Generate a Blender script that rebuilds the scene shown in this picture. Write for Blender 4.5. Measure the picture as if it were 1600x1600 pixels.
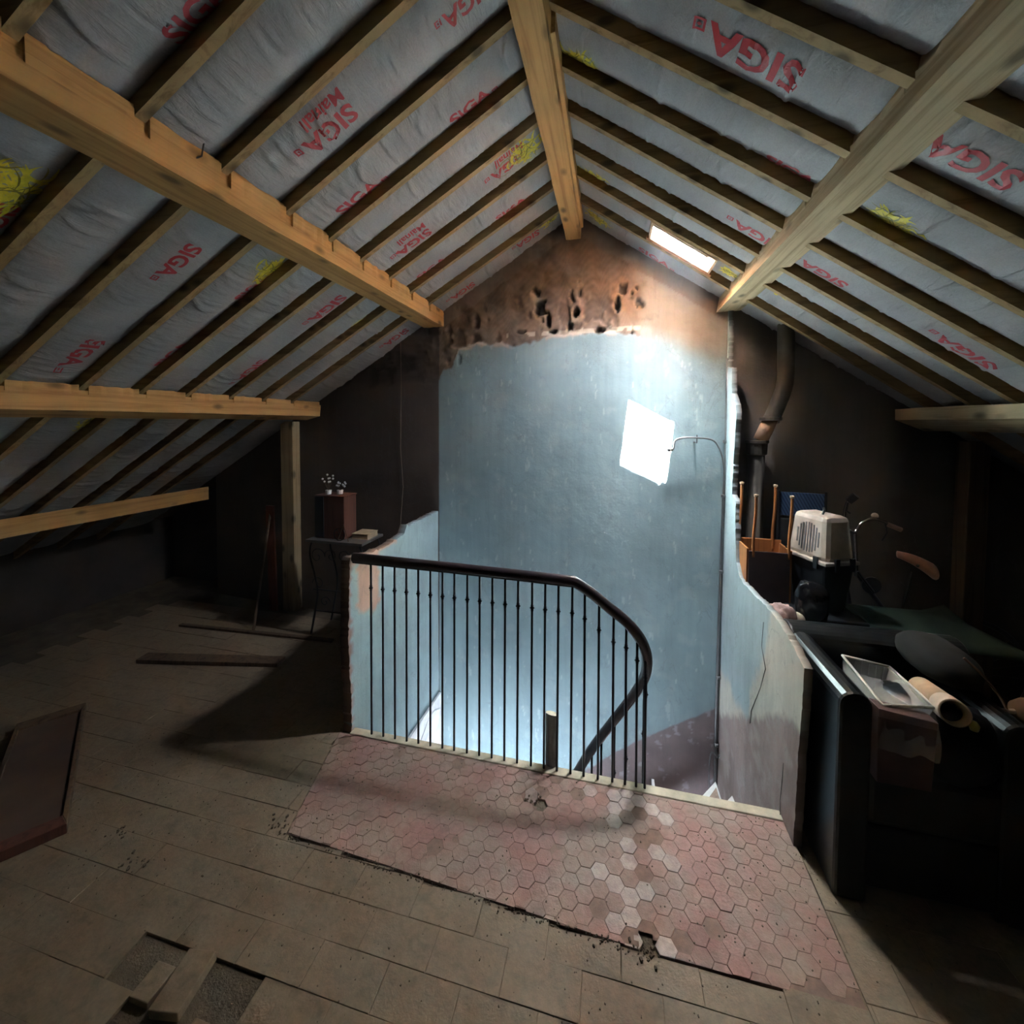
import bpy, bmesh, math, random
import numpy as np
from mathutils import Vector, Matrix
from mathutils.geometry import delaunay_2d_cdt
for o in list(bpy.data.objects): bpy.data.objects.remove(o)
SC = bpy.context.scene
COL = SC.collection
random.seed(7); RNG = np.random.default_rng(11)

# ------------------------------------------------------------------ camera
H = 1.8; FPX = 650.0; PCX, PCY = 800.0, 684.0
def cam_axes(yaw, pitch, roll):
    cy, sy, cp, sp, cr, sr = math.cos(yaw), math.sin(yaw), math.cos(pitch), math.sin(pitch), math.cos(roll), math.sin(roll)
    B = np.array([[1, 0, 0], [0, 0, -1], [0, 1, 0]], float)
    Rz = np.array([[cy, -sy, 0], [sy, cy, 0], [0, 0, 1]]); Rx = np.array([[1, 0, 0], [0, cp, -sp], [0, sp, cp]])
    Rr = np.array([[cr, -sr, 0], [sr, cr, 0], [0, 0, 1]])
    return Rr @ Rx @ B @ Rz
CM = cam_axes(math.radians(-13.4), math.radians(2.1), math.radians(.25))
cd = bpy.data.cameras.new('camera'); cam = bpy.data.objects.new('camera', cd); COL.objects.link(cam)
cd.sensor_width = 36; cd.sensor_fit = 'HORIZONTAL'; cd.lens = FPX / 1600 * 36
cd.shift_x = (800 - PCX) / 1600; cd.shift_y = -(800 - PCY) / 1600; cd.clip_start = .02
R_ = Matrix([[CM[0][i], -CM[1][i], -CM[2][i]] for i in range(3)])
cam.matrix_world = Matrix.Translation((0, 0, H)) @ R_.to_4x4()
SC.camera = cam

# ------------------------------------------------------------------ light
SUN_DIR = Vector((-.107, .367, -1)).normalized()
w = bpy.data.worlds.new('sky'); SC.world = w; w.use_nodes = True
nt = w.node_tree; bg = nt.nodes['Background']
sky = nt.nodes.new('ShaderNodeTexSky'); sky.sky_type = 'NISHITA'; sky.sun_disc = False
sky.sun_elevation = math.asin(-SUN_DIR.z); sky.sun_rotation = math.atan2(-SUN_DIR.x, -SUN_DIR.y)
hs = nt.nodes.new('ShaderNodeHueSaturation'); hs.inputs['Saturation'].default_value = .22   # bright thin cloud: nearly white sky
nt.links.new(sky.outputs[0], hs.inputs['Color']); mxs = nt.nodes.new('ShaderNodeMix'); mxs.data_type = 'RGBA'; mxs.inputs[0].default_value = .82; nt.links.new(hs.outputs[0], mxs.inputs[6]); mxs.inputs[7].default_value = (.36, .41, .48, 1)
sky.dust_density = .4; nt.links.new(mxs.outputs[2], bg.inputs[0]); bg.inputs[1].default_value = 2.3
sd = bpy.data.lights.new('sun', 'SUN'); sd.energy = 10.0; sd.angle = math.radians(.53); sd.color = (1, .97, .92)
so = bpy.data.objects.new('sun', sd); COL.objects.link(so); so.rotation_euler = SUN_DIR.to_track_quat('-Z', 'Y').to_euler(); so.location = (3, -3, 8)
def portal(name, c, sx, sy, n):
    l = bpy.data.lights.new(name, 'AREA'); l.shape = 'RECTANGLE'; l.size = sx; l.size_y = sy; l.cycles.is_portal = True
    o = bpy.data.objects.new(name, l); COL.objects.link(o); o.location = c; o.rotation_euler = Vector(n).to_track_quat('-Z', 'Y').to_euler(); return o
SC.view_settings.view_transform = 'Standard'; SC.view_settings.look = 'None'
SC.view_settings.gamma = 1; SC.view_settings.use_curve_mapping = False
SC.view_settings.exposure = 7.55
SC.cycles.max_bounces = 8; SC.cycles.diffuse_bounces = 6; SC.cycles.transparent_max_bounces = 16
SC.cycles.sample_clamp_indirect = 0

# ------------------------------------------------------------------ measured geometry helpers (pixel of the photograph -> point on a known plane)
def ray(x, y): return CM.T @ np.array([(x - PCX) / FPX, (y - PCY) / FPX, 1])
C0 = np.array([0, 0, H])
def onz(x, y, z=0): r = ray(x, y); return C0 + r * (z - H) / r[2]
def at(x, y, Y): r = ray(x, y); return C0 + r * Y / r[1]
def onx(x, y, X): r = ray(x, y); return C0 + r * X / r[0]
GA = np.array([-1.446, 3.326]); GB = np.array([.78, 3.192])
def gy(X): return GA[1] + (X - GA[0]) * (GB[1] - GA[1]) / (GB[0] - GA[0])
def gab(x, y, off=0):
    r = ray(x, y); d = GB - GA; n = np.array([-d[1], d[0]]) / np.hypot(*d)
    return C0 + r * (n @ GA - off) / (n @ r[:2])
SL, SR, AX, AZ = .59, .70, -.30, 3.36
def roofz(X, o=0.): return AZ + o - (SL * (AX - X) if X < AX else SR * (X - AX))
def onroof(x, y, side, o=0.):
    r = ray(x, y); n = np.array([-SL if side < 0 else SR, 0, 1]); p0 = np.array([AX, 0, AZ + o])
    return C0 + r * (n @ (p0 - C0)) / (n @ r)

# ------------------------------------------------------------------ materials
def lin(c): return tuple(((v / 255) / 12.92 if v <= 10 else ((v / 255 + .055) / 1.055) ** 2.4) for v in c)
class NM:
    def __init__(s, name, rough=.8, metal=0., spec=.3):
        s.m = bpy.data.materials.new(name); s.m.use_nodes = True; s.t = s.m.node_tree; s.b = s.t.nodes['Principled BSDF']
        s.b.inputs['Roughness'].default_value = rough; s.b.inputs['Metallic'].default_value = metal
        s.b.inputs['Specular IOR Level'].default_value = spec
    def n(s, ty, **k):
        x = s.t.nodes.new('ShaderNode' + ty)
        for a, b in k.items():
            if a.startswith('i_'):
                q = a[2:]; x.inputs[int(q) if q.isdigit() else q].default_value = b
            else: setattr(x, a, b)
        return x
    def l(s, a, b): s.t.links.new(a, b)
    def pos(s): return s.n('NewGeometry').outputs['Position']
    def obj(s): return s.n('TexCoord').outputs['Object']
    def scale(s, v, sc):
        m = s.n('Mapping'); s.l(v, m.inputs[0]); m.inputs['Scale'].default_value = sc; return m.outputs[0]
    def noise(s, v, sc, det=6, rough=.6, dist=0):
        x = s.n('TexNoise'); s.l(v, x.inputs['Vector']); x.inputs['Scale'].default_value = sc; x.inputs['Detail'].default_value = det
        x.inputs['Roughness'].default_value = rough; x.inputs['Distortion'].default_value = dist; return x.outputs['Fac']
    def ramp(s, v, stops, interp='LINEAR'):
        r = s.n('ValToRGB'); s.l(v, r.inputs[0]); e = r.color_ramp.elements; r.color_ramp.interpolation = interp
        while len(e) < len(stops): e.new(.5)
        for q, (p, c) in zip(e, stops):
            q.position = p; q.color = (*c, 1) if isinstance(c, tuple) else (c, c, c, 1)
        return r.outputs[0]
    def mix(s, f, a, b, mode='MIX'):
        x = s.n('Mix', data_type='RGBA', blend_type=mode)
        for v, i in ((f, 0), (a, 6), (b, 7)):
            if isinstance(v, (int, float)): x.inputs[i].default_value = v
            elif isinstance(v, tuple): x.inputs[i].default_value = (*v, 1)
            else: s.l(v, x.inputs[i])
        return x.outputs[2]
    def math(s, op, a, b=0.):
        x = s.n('Math', operation=op)
        for i, v in enumerate((a, b)):
            if isinstance(v, (int, float)): x.inputs[i].default_value = v
            else: s.l(v, x.inputs[i])
        return x.outputs[0]
    def col(s, c):
        if isinstance(c, tuple): s.b.inputs['Base Color'].default_value = (*c, 1)
        else: s.l(c, s.b.inputs['Base Color'])
    def bump(s, h, st=.3, d=.01):
        x = s.n('Bump'); x.inputs['Strength'].default_value = st; x.inputs['Distance'].default_value = d
        s.l(h, x.inputs['Height']); s.l(x.outputs[0], s.b.inputs['Normal'])
MAT = {}
def plain(name, c, rough=.7, metal=0., spec=.3, var=.25, sc=8., bump=.15):
    if name in MAT: return MAT[name]
    k = NM(name, rough, metal, spec); p = k.obj(); f = k.noise(p, sc, 5)
    a = tuple(v * (1 - var) for v in c); b = tuple(min(1, v * (1 + var)) for v in c)
    k.col(k.ramp(f, [(.3, a), (.7, b)])); k.bump(k.noise(p, sc * 8, 4), bump, .003); MAT[name] = k.m; return k.m
def wood(name, c, dark, axis=1, grain=30, knots=True, rough=.75, rand=False):
    k = NM(name, rough); p = k.obj(); s3 = [grain] * 3; s3[axis] = 1.2
    f = k.noise(k.scale(p, tuple(s3)), 1.0, 8, .65, .6)
    base = k.ramp(f, [(.36, dark), (.5, c), (.75, tuple(min(1, v * 1.18) for v in c))])
    big = k.noise(k.scale(p, (3, 3, 3)), .8, 4)
    base = k.mix(.55, base, k.ramp(big, [(.3, .72), (.7, 1.)]), 'MULTIPLY')
    if knots:
        s2 = [9.0] * 3; s2[axis] = 4.5
        v = k.n('TexVoronoi'); k.l(k.scale(p, tuple(s2)), v.inputs['Vector']); v.inputs['Scale'].default_value = 1.0; v.inputs['Randomness'].default_value = 1
        kn = k.ramp(v.outputs['Distance'], [(.10, 1.), (.24, 0.)])
        base = k.mix(kn, base, tuple(v_ * .32 for v_ in c))
    if rand:
        oi = k.n('ObjectInfo').outputs['Random']; base = k.mix(.5, base, k.ramp(oi, [(0, .6), (1, 1.)]), 'MULTIPLY')
    k.col(base); k.bump(f, .25, .004); MAT[name] = k.m; return k.m
PINE = wood('pine_beam', (.60, .33, .125), (.44, .22, .075))
PINEG = wood('weathered_pine', (.62, .47, .29), (.42, .29, .16))
POSTW = wood('old_post_wood', (.42, .32, .19), (.27, .19, .105), axis=2)
BOXW = wood('dull_red_box_wood', (.13, .05, .035), (.08, .03, .022), axis=2, knots=False)
RAFT = wood('rafter_wood', (.36, .235, .11), (.22, .13, .055), axis=0, grain=24)
OLDW = wood('old_wood', (.12, .075, .045), (.05, .03, .02), axis=2, knots=False)
REDW = wood('red_brown_wood', (.22, .06, .03), (.12, .03, .018), axis=2, knots=False)
ORNW = wood('orange_varnished_wood', (.50, .19, .06), (.32, .10, .03), axis=2, knots=False, rough=.45)
SKYW = wood('window_lining_wood', (.70, .50, .33), (.55, .36, .22), axis=0, knots=False)
DKBR = plain('dark_brown_panel', (.075, .045, .045), .5)
def membrane_mat():
    k = NM('grey_underlay_membrane', .62, .0, .3); p = k.pos()
    f = k.noise(p, 3, 5); g = k.noise(p, 160, 3)
    c = k.ramp(f, [(.3, (.30, .282, .29)), (.7, (.395, .375, .385))])
    c = k.mix(.25, c, k.ramp(g, [(.35, .6), (.6, 1.)]), 'MULTIPLY'); k.col(c)
    s = k.noise(k.scale(p, (34, 9, 34)), 1.0, 5, .6, .8); k.bump(s, .8, .010); return k.m
MEMB = membrane_mat()
RED = plain('red_print', (.42, .035, .045), .5, var=.12)
YEL = plain('yellow_print', (.62, .50, .04), .5, var=.2, sc=40)
YELD = plain('olive_print', (.22, .18, .03), .5, var=.2, sc=40)
IRON = plain('black_iron', (.03, .026, .03), .45, .6, .4)
RAILM = plain('dark_handrail', (.045, .03, .035), .35, 0, .5, sc=14)
def vcol_mat(name, rough=.85, bs=.32):
    k = NM(name, rough, 0, .2); a = k.n('VertexColor', layer_name='Col').outputs[0]; p = k.pos()
    f = k.noise(p, 5, 8, .65); c = k.mix(.4, a, k.ramp(f, [(.3, .68), (.7, 1.)]), 'MULTIPLY')
    st = k.noise(k.scale(p, (26, 26, 1.3)), 1., 6, .6); c = k.mix(.30, c, k.ramp(st, [(.3, .65), (.6, 1.)]), 'MULTIPLY')
    cr = k.noise(k.scale(p, (4, 4, 1.8)), 1., 10, .55, .6); crk = k.ramp(cr, [(.495, 0.), (.5, 1.), (.505, 0.)])
    c = k.mix(k.math('MULTIPLY', crk, .35), c, (.12, .12, .12)); k.col(c)
    h = k.math('ADD', k.noise(p, 9, 8, .6), k.math('MULTIPLY', k.noise(p, 60, 4), .35)); k.bump(h, bs, .009); return k.m
PLAS = vcol_mat('old_plaster')
def tile_mat(name, cols, dust, dustamt):
    k = NM(name, .6, 0, .35); oi = k.n('ObjectInfo').outputs['Random']; p = k.pos()
    c = k.ramp(oi, [(i / (len(cols) - 1), q) for i, q in enumerate(cols)])
    f = k.noise(p, 4.2, 8, .62, .4); c = k.mix(k.ramp(f, [(dustamt, 0.), (dustamt + .2, .9)]), c, dust)
    g = k.noise(p, 45, 6, .7); c = k.mix(.55, c, k.ramp(g, [(.3, .5), (.65, 1.)]), 'MULTIPLY'); g2 = k.noise(k.scale(p, (1, 1.6, 1)), 11, 7, .7, .5); c = k.mix(.6, c, k.ramp(g2, [(.33, .55), (.5, 1.)]), 'MULTIPLY')
    k.col(c); h = k.math('ADD', k.noise(p, 30, 6, .6), k.math('MULTIPLY', k.noise(p, 150, 3), .4)); k.bump(h, .4, .005); return k.m
HEXM = tile_mat('red_hexagonal_tile', [(.34, .17, .135), (.38, .20, .165), (.31, .155, .13), (.39, .215, .18), (.35, .18, .15)], (.35, .26, .205), .40)
HEXW = tile_mat('worn_hexagonal_tile', [(.42, .29, .25), (.48, .36, .32), (.40, .27, .23)], (.58, .50, .45), .45)
BRKM = tile_mat('dusty_terracotta_tile', [(.235, .165, .105), (.25, .175, .112), (.225, .158, .10), (.26, .185, .12)], (.265, .205, .14), .38)
def dust_mat():
    k = NM('floor_dust_bed', .95, 0, .1); p = k.pos(); f = k.noise(p, 6, 8, .65)
    c = k.ramp(f, [(.3, (.085, .065, .045)), (.7, (.19, .15, .11))]); k.col(c)
    k.bump(k.math('ADD', k.noise(p, 25, 8, .7), k.noise(p, 120, 3)), .6, .01); return k.m
DUST = dust_mat()
CURBM = plain('pale_nosing_wood', (.50, .43, .32), .8, sc=15)
WHITE = plain('white_paint', (.72, .72, .72), .6)
BLACKL = plain('black_leather', (.012, .013, .014), .3, 0, .5, var=.3, sc=20, bump=.25)
BLACKP = plain('black_plastic', (.015, .017, .02), .35, 0, .5)
BEIGEP = plain('beige_plastic', (.55, .47, .40), .5)
CARD = plain('cardboard', (.48, .34, .22), .85)
KRAFT = plain('purple_brown_carton', (.10, .06, .06), .7)
PINK = plain('pink_towel', (.42, .27, .24), .95, sc=20, bump=.5)
BLUEC = plain('blue_cloth', (.03, .06, .35), .9)
GREENC = plain('green_tarpaulin', (.035, .06, .045), .55, sc=6)
GREENL = plain('green_sack', (.06, .14, .03), .6, sc=6)
CHROME = plain('chrome', (.6, .6, .6), .2, 1.0, .5, var=.05)
SADDLE = plain('tan_saddle_leather', (.50, .22, .14), .4, 0, .5)
PIPEM = plain('dark_flue_pipe', (.09, .075, .06), .5, .3)
CLAY = plain('clay_pipe_joint', (.48, .30, .19), .85)
PIPEG = plain('grey_water_pipe', (.16, .16, .16), .4, .6)
DARKW = plain('dark_stone_wall', (.05, .04, .035), .9, sc=4, bump=.6)
PAPER = plain('book_paper', (.42, .33, .22), .85)
GREYT = plain('grey_tube', (.20, .20, .20), .6)
def glassy():
    k = NM('clear_plastic', .25, 0, .5); k.col((.75, .72, .68)); k.b.inputs['Alpha'].default_value = .32
    k.bump(k.noise(k.obj(), 30, 4), .4, .004); return k.m
CLEAR = glassy()

# ------------------------------------------------------------------ object helpers
def tag(o, label=None, cat=None, group=None, kind=None):
    if label: o['label'] = label
    if cat: o['category'] = cat
    if group: o['group'] = group
    if kind: o['kind'] = kind
    return o
def wloc(o):
    v = Vector((0, 0, 0))
    while o: v += o.location; o = o.parent
    return v
def thing(name, loc, label, cat, group=None):
    o = bpy.data.objects.new(name, None); COL.objects.link(o); o.location = loc; o.empty_display_size = .1
    return tag(o, label, cat, group)
def mk(name, V, F, mat, parent=None, smooth=False, origin=None, bevel=0., cols=None):
    off = Vector(origin) if origin is not None else (Vector((0, 0, 0)) if parent is None else wloc(parent))
    if origin is None and parent is None:
        a = np.array([tuple(v) for v in V]); off = Vector(((a[:, 0].min() + a[:, 0].max()) / 2, (a[:, 1].min() + a[:, 1].max()) / 2, a[:, 2].min()))
    me = bpy.data.meshes.new(name); me.from_pydata([tuple(Vector(v) - off) for v in V], [], [tuple(f) for f in F])
    if cols is not None:
        ca = me.color_attributes.new('Col', 'FLOAT_COLOR', 'POINT'); c4 = np.ones((len(V), 4), np.float32); c4[:, :3] = cols; ca.data.foreach_set('color', c4.ravel())
    bm = bmesh.new(); bm.from_mesh(me); bmesh.ops.recalc_face_normals(bm, faces=bm.faces); bm.to_mesh(me); bm.free()
    for m in (mat if isinstance(mat, list) else [mat]): me.materials.append(m)
    o = bpy.data.objects.new(name, me); COL.objects.link(o)
    if smooth: me.polygons.foreach_set('use_smooth', [True] * len(me.polygons))
    if parent is not None: o.parent = parent; o.location = off - wloc(parent)
    else: o.location = off
    if bevel > 0:
        b = o.modifiers.new('bevel', 'BEVEL'); b.width = bevel; b.segments = 2; b.limit_method = 'ANGLE'
    return o
QF = [(0, 1, 3, 2), (4, 6, 7, 5), (0, 4, 5, 1), (2, 3, 7, 6), (0, 2, 6, 4), (1, 5, 7, 3)]
def bx(x0, x1, y0, y1, z0, z1): return [(x, y, z) for x in (x0, x1) for y in (y0, y1) for z in (z0, z1)], QF
def box(name, x0, x1, y0, y1, z0, z1, mat, parent=None, bevel=.003, **k):
    V, F = bx(x0, x1, y0, y1, z0, z1); return mk(name, V, F, mat, parent, bevel=bevel, **k)
def join(*parts):
    V, F = [], []
    for v, f in parts: n = len(V); V += list(v); F += [tuple(i + n for i in q) for q in f]
    return V, F
def obox(c, ax, ay, az):
    c, ax, ay, az = map(Vector, (c, ax, ay, az))
    return [c + ax * i + ay * j + az * k for i in (-.5, .5) for j in (-.5, .5) for k in (-.5, .5)], QF
def tube(path, r, seg=10, rz=None, up=(0, 0, 1), caps=True):
    P = [Vector(p) for p in path]; n = len(P); rr = r if isinstance(r, (list, tuple)) else [r] * n
    V, F = [], []; u = None
    for i, p in enumerate(P):
        t = (P[min(i + 1, n - 1)] - P[max(i - 1, 0)]).normalized()
        if u is None:
            u = Vector(up) if abs(t.dot(Vector(up))) < .95 else Vector((1, 0, 0))
        u = (u - t * u.dot(t)).normalized(); s = t.cross(u)
        for k in range(seg):
            a = 2 * math.pi * k / seg; V.append(p + s * math.cos(a) * rr[i] + u * math.sin(a) * (rz if rz else rr[i]))
    for i in range(n - 1):
        for k in range(seg):
            a, b = i * seg + k, i * seg + (k + 1) % seg; F.append((a, b, b + seg, a + seg))
    if caps: F.append(tuple(range(seg))); F.append(tuple((n - 1) * seg + k for k in range(seg)))
    return V, F
def lathe(c, prof, seg=16, axis='z'):
    V, F = [], []
    for r, z in prof:
        for k in range(seg):
            a = 2 * math.pi * k / seg; q = (r * math.cos(a), r * math.sin(a), z)
            if axis == 'y': q = (q[0], q[2], q[1])
            if axis == 'x': q = (q[2], q[0], q[1])
            V.append(Vector(c) + Vector(q))
    for i in range(len(prof) - 1):
        for k in range(seg):
            a, b = i * seg + k, i * seg + (k + 1) % seg; F.append((a, b, b + seg, a + seg))
    return V, F
def smoothpath(P, n=6):
    P = [Vector(p) for p in P]; out = []
    for i in range(len(P) - 1):
        a, b, c, d = P[max(i - 1, 0)], P[i], P[i + 1], P[min(i + 2, len(P) - 1)]
        for k in range(n):
            t = k / n; out.append(.5 * ((2 * b) + (c - a) * t + (2 * a - 5 * b + 4 * c - d) * t * t + (3 * b - a - 3 * c + d) * t ** 3))
    out.append(P[-1]); return out
def prism(poly, d):  # poly list of 3d points, d extrude
    n = len(poly); P = [Vector(p) for p in poly]; d = Vector(d)
    return P + [p + d for p in P], [tuple(range(n)), tuple(range(2 * n - 1, n - 1, -1))] + [(i, (i + 1) % n, (i + 1) % n + n, i + n) for i in range(n)]
# value noise on numpy arrays
def vnoise(x, y, seed=0, oct=4):
    r = np.random.default_rng(seed); T = r.random((64, 64)); out = 0; amp = 1; tot = 0
    for o in range(oct):
        xi = np.floor(x).astype(int); yi = np.floor(y).astype(int); fx = x - xi; fy = y - yi
        fx = fx * fx * (3 - 2 * fx); fy = fy * fy * (3 - 2 * fy)
        g = lambda a, b: T[a % 64, b % 64]
        out = out + amp * ((g(xi, yi) * (1 - fx) + g(xi + 1, yi) * fx) * (1 - fy) + (g(xi, yi + 1) * (1 - fx) + g(xi + 1, yi + 1) * fx) * fy)
        tot += amp; amp *= .5; x = x * 2.03 + 5.1; y = y * 2.03 + 1.7
    return out / tot
def sstep(a, b, x): t = np.clip((x - a) / (b - a), 0, 1); return t * t * (3 - 2 * t)

# ================================================================== ROOF
SKX0, SKX1, SKY0, SKY1 = .233, .575, 2.665, 2.855
YB = -2.2
# roof deck boards above the membrane (keeps the sky out), open only over the roof windows
def deck(side, holes, Xe):
    V, F = [], []; o = .085
    xs = sorted({AX, Xe, *[h[0] for h in holes], *[h[1] for h in holes]}); ys = sorted({YB - .2, 3.95, *[h[2] for h in holes], *[h[3] for h in holes]})
    for i in range(len(xs) - 1):
        for j in range(len(ys) - 1):
            mx, my = (xs[i] + xs[i + 1]) / 2, (ys[j] + ys[j + 1]) / 2
            if any(h[0] < mx < h[1] and h[2] < my < h[3] for h in holes): continue
            P = [(x, y, roofz(x, o)) for x, y in ((xs[i], ys[j]), (xs[i + 1], ys[j]), (xs[i + 1], ys[j + 1]), (xs[i], ys[j + 1]))]
            n = len(V); v, f = prism(P, (0, 0, .02)); V += v; F += [tuple(q + n for q in t) for t in f]
    return V, F
HOLE_R = (SKX0, SKX1, SKY0 - .035, SKY1)
v1, f1 = join(deck(-1, [], -5.2), deck(1, [HOLE_R], 3.6))
ceiling = mk('ceiling', v1, f1, OLDW, origin=(0, 0, 0)); ceiling['kind'] = 'structure'

LY = [-2.0, -1.7, -1.4, -1.1, -.8, -.5, -.2, .12, .41, .70, .98, 1.26, 1.57, 1.85, 2.12, 2.43, 2.72, 3.02]
RY = [-2.0, -1.72, -1.44, -1.15, -.86, -.58, -.3, -.01, .26, .55, .83, .99, 1.255, 1.54, 1.81, 2.07, 2.36, 2.605, 2.91]
RY.remove(.99); RY[RY.index(.83)] = .96; RY[RY.index(.55)] = .66; RY[RY.index(.26)] = .35
RW = .032
def rafter(side, y, Xa, Xb):
    N = 16; V, F = [], []; r = random.Random(int(y * 1000) + side)
    for i in range(N + 1):
        X = Xa + (Xb - Xa) * i / N; j = (r.random() - .5) * .003
        for yy, o in ((0, 0), (RW, 0), (RW, .09), (0, .09)): V.append((X, y + yy + j, roofz(X, o) if o else roofz(X, j)))
    for i in range(N):
        for k in range(4): F.append((i * 4 + k, i * 4 + (k + 1) % 4, i * 4 + 4 + (k + 1) % 4, i * 4 + 4 + k))
    F += [(0, 1, 2, 3), tuple(4 * N + k for k in range(4))]
    return mk('rafter', V, F, RAFT, ceiling, origin=(Xa, y, 0))
for y in LY: rafter(-1, y, AX - .02, -5.0)
for y in RY: rafter(1, y, AX + .02, 3.3)

BAYS = {}
def bay_fun(side, idx, y0, y1):
    r = np.random.default_rng(100 * idx + (1 if side > 0 else 0)); n = 110
    ridg = [(r.uniform(0, 4.8), r.uniform(.004, .011), r.uniform(.002, .006) * (2.4 if r.random() < .2 else 1), r.uniform(-.02, .10) * (1 if side < 0 else -.5), r.uniform(0, .35), r.uniform(.6, 1.1)) for _ in range(n)]
    ed = r.uniform(0, 6, 8)
    def h(a, y):  # a = plan distance from the ridge
        t = np.clip((y - y0) / (y1 - y0), 0, 1)
        out = .062 - .032 * (4 * t * (1 - t)) ** .6
        out = out + .005 * (vnoise(a * 2.3 + idx * 3, t * 1.5, idx, 3) - .5)
        for s, wd, am, cv, ta, tb in ridg:
            c = s + cv * (4 * t * (1 - t)); e = sstep(ta - .2, ta + .1, t) * (1 - sstep(tb - .15, tb + .1, t))
            d = (a - c) / wd; out = out - am * e * np.exp(-d * d)
        out = out - .0013 * np.sin(a * 210 + 3 * np.sin(a * 17 + ed[0]) + 4 * t) * sstep(.0, .25, vnoise(a * 1.7, t * 0 + idx, idx + 5, 2) - .35)
        return out
    return h
def membrane(side, idx, y0, y1, Xe):
    h = bay_fun(side, idx, y0, y1); N = int(abs(Xe - AX) / .0085) if y1 > 0 else int(abs(Xe - AX) / .05); M = 14 if y1 > 0 else 6
    A = np.linspace(0, abs(Xe - AX), N + 1); Yv = np.linspace(y0, y1, M + 1)
    if side > 0 and y0 < SKY0 < y1:
        A = np.unique(np.concatenate([A, [SKX0 - AX - .012, SKX1 - AX + .012]]))
    a, y = np.meshgrid(A, Yv, indexing='ij'); hh = h(a, y); X = AX + side * a
    z = AZ + hh - (SL if side < 0 else SR) * a
    V = np.stack([X, y, z], -1).reshape(-1, 3); F = []; m = M + 1
    for i in range(len(A) - 1):
        if side > 0 and y0 < SKY0 < y1 and SKX0 - AX - .013 < (A[i] + A[i + 1]) / 2 < SKX1 - AX + .013: continue
        for j in range(M): F.append((i * m + j, i * m + j + 1, (i + 1) * m + j + 1, (i + 1) * m + j))
    o = mk('underlay_membrane', V, F, MEMB, ceiling, smooth=True, origin=(AX, y0, AZ))
    BAYS[(side, idx)] = (y0, y1, h, o)
    return o
for i, y in enumerate(LY): membrane(-1, i, y + RW, (LY[i + 1] if i + 1 < len(LY) else 3.5), -4.9)
for i, y in enumerate(RY): membrane(1, i, y + RW, (RY[i + 1] if i + 1 < len(RY) else 3.3), 3.25)

def findbay(side, y):
    for (s, i), b in BAYS.items():
        if s == side and b[0] - .03 <= y <= b[1] + .03: return b
def conform(bm, side, b, cut=.011):
    y0, y1, h, par = b
    xs = [v.co.x for v in bm.verts]; ys = [v.co.y for v in bm.verts]
    if not xs: return None
    for ax, lo, hi in ((0, min(xs), max(xs)), (1, min(ys), max(ys))):
        p = lo + cut
        while p < hi:
            co = [0, 0, 0]; no = [0, 0, 0]; co[ax] = p; no[ax] = 1
            bmesh.ops.bisect_plane(bm, geom=bm.verts[:] + bm.edges[:] + bm.faces[:], plane_co=co, plane_no=no); p += cut
    for yy, no in ((y0 + .002, (0, -1, 0)), (y1 - .002, (0, 1, 0))):
        bmesh.ops.bisect_plane(bm, geom=bm.verts[:] + bm.edges[:] + bm.faces[:], plane_co=(0, yy, 0), plane_no=no, clear_outer=True)
    bmesh.ops.triangulate(bm, faces=bm.faces[:])
    if not bm.verts: return None
    V = np.array([v.co[:] for v in bm.verts]); a = np.abs(V[:, 0] - AX)
    V[:, 2] = AZ + h(a, V[:, 1]) - (SL if side < 0 else SR) * a - .0022
    F = [[v.index for v in f.verts] for f in bm.faces]
    return V, F
def text2d(s, bold=.022):
    cu = bpy.data.curves.new('t', 'FONT'); cu.body = s; cu.size = 1; cu.offset = bold; cu.resolution_u = 3; cu.fill_mode = 'FRONT'
    o = bpy.data.objects.new('t', cu); me = bpy.data.meshes.new_from_object(o)
    V = np.array([v.co[:] for v in me.vertices]); F = [list(p.vertices) for p in me.polygons]
    bpy.data.objects.remove(o); bpy.data.meshes.remove(me); bpy.data.curves.remove(cu); return V, F
T_SIGA = text2d('SIGA', .03); T_MAIN = text2d('Mainall', .022)
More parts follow.
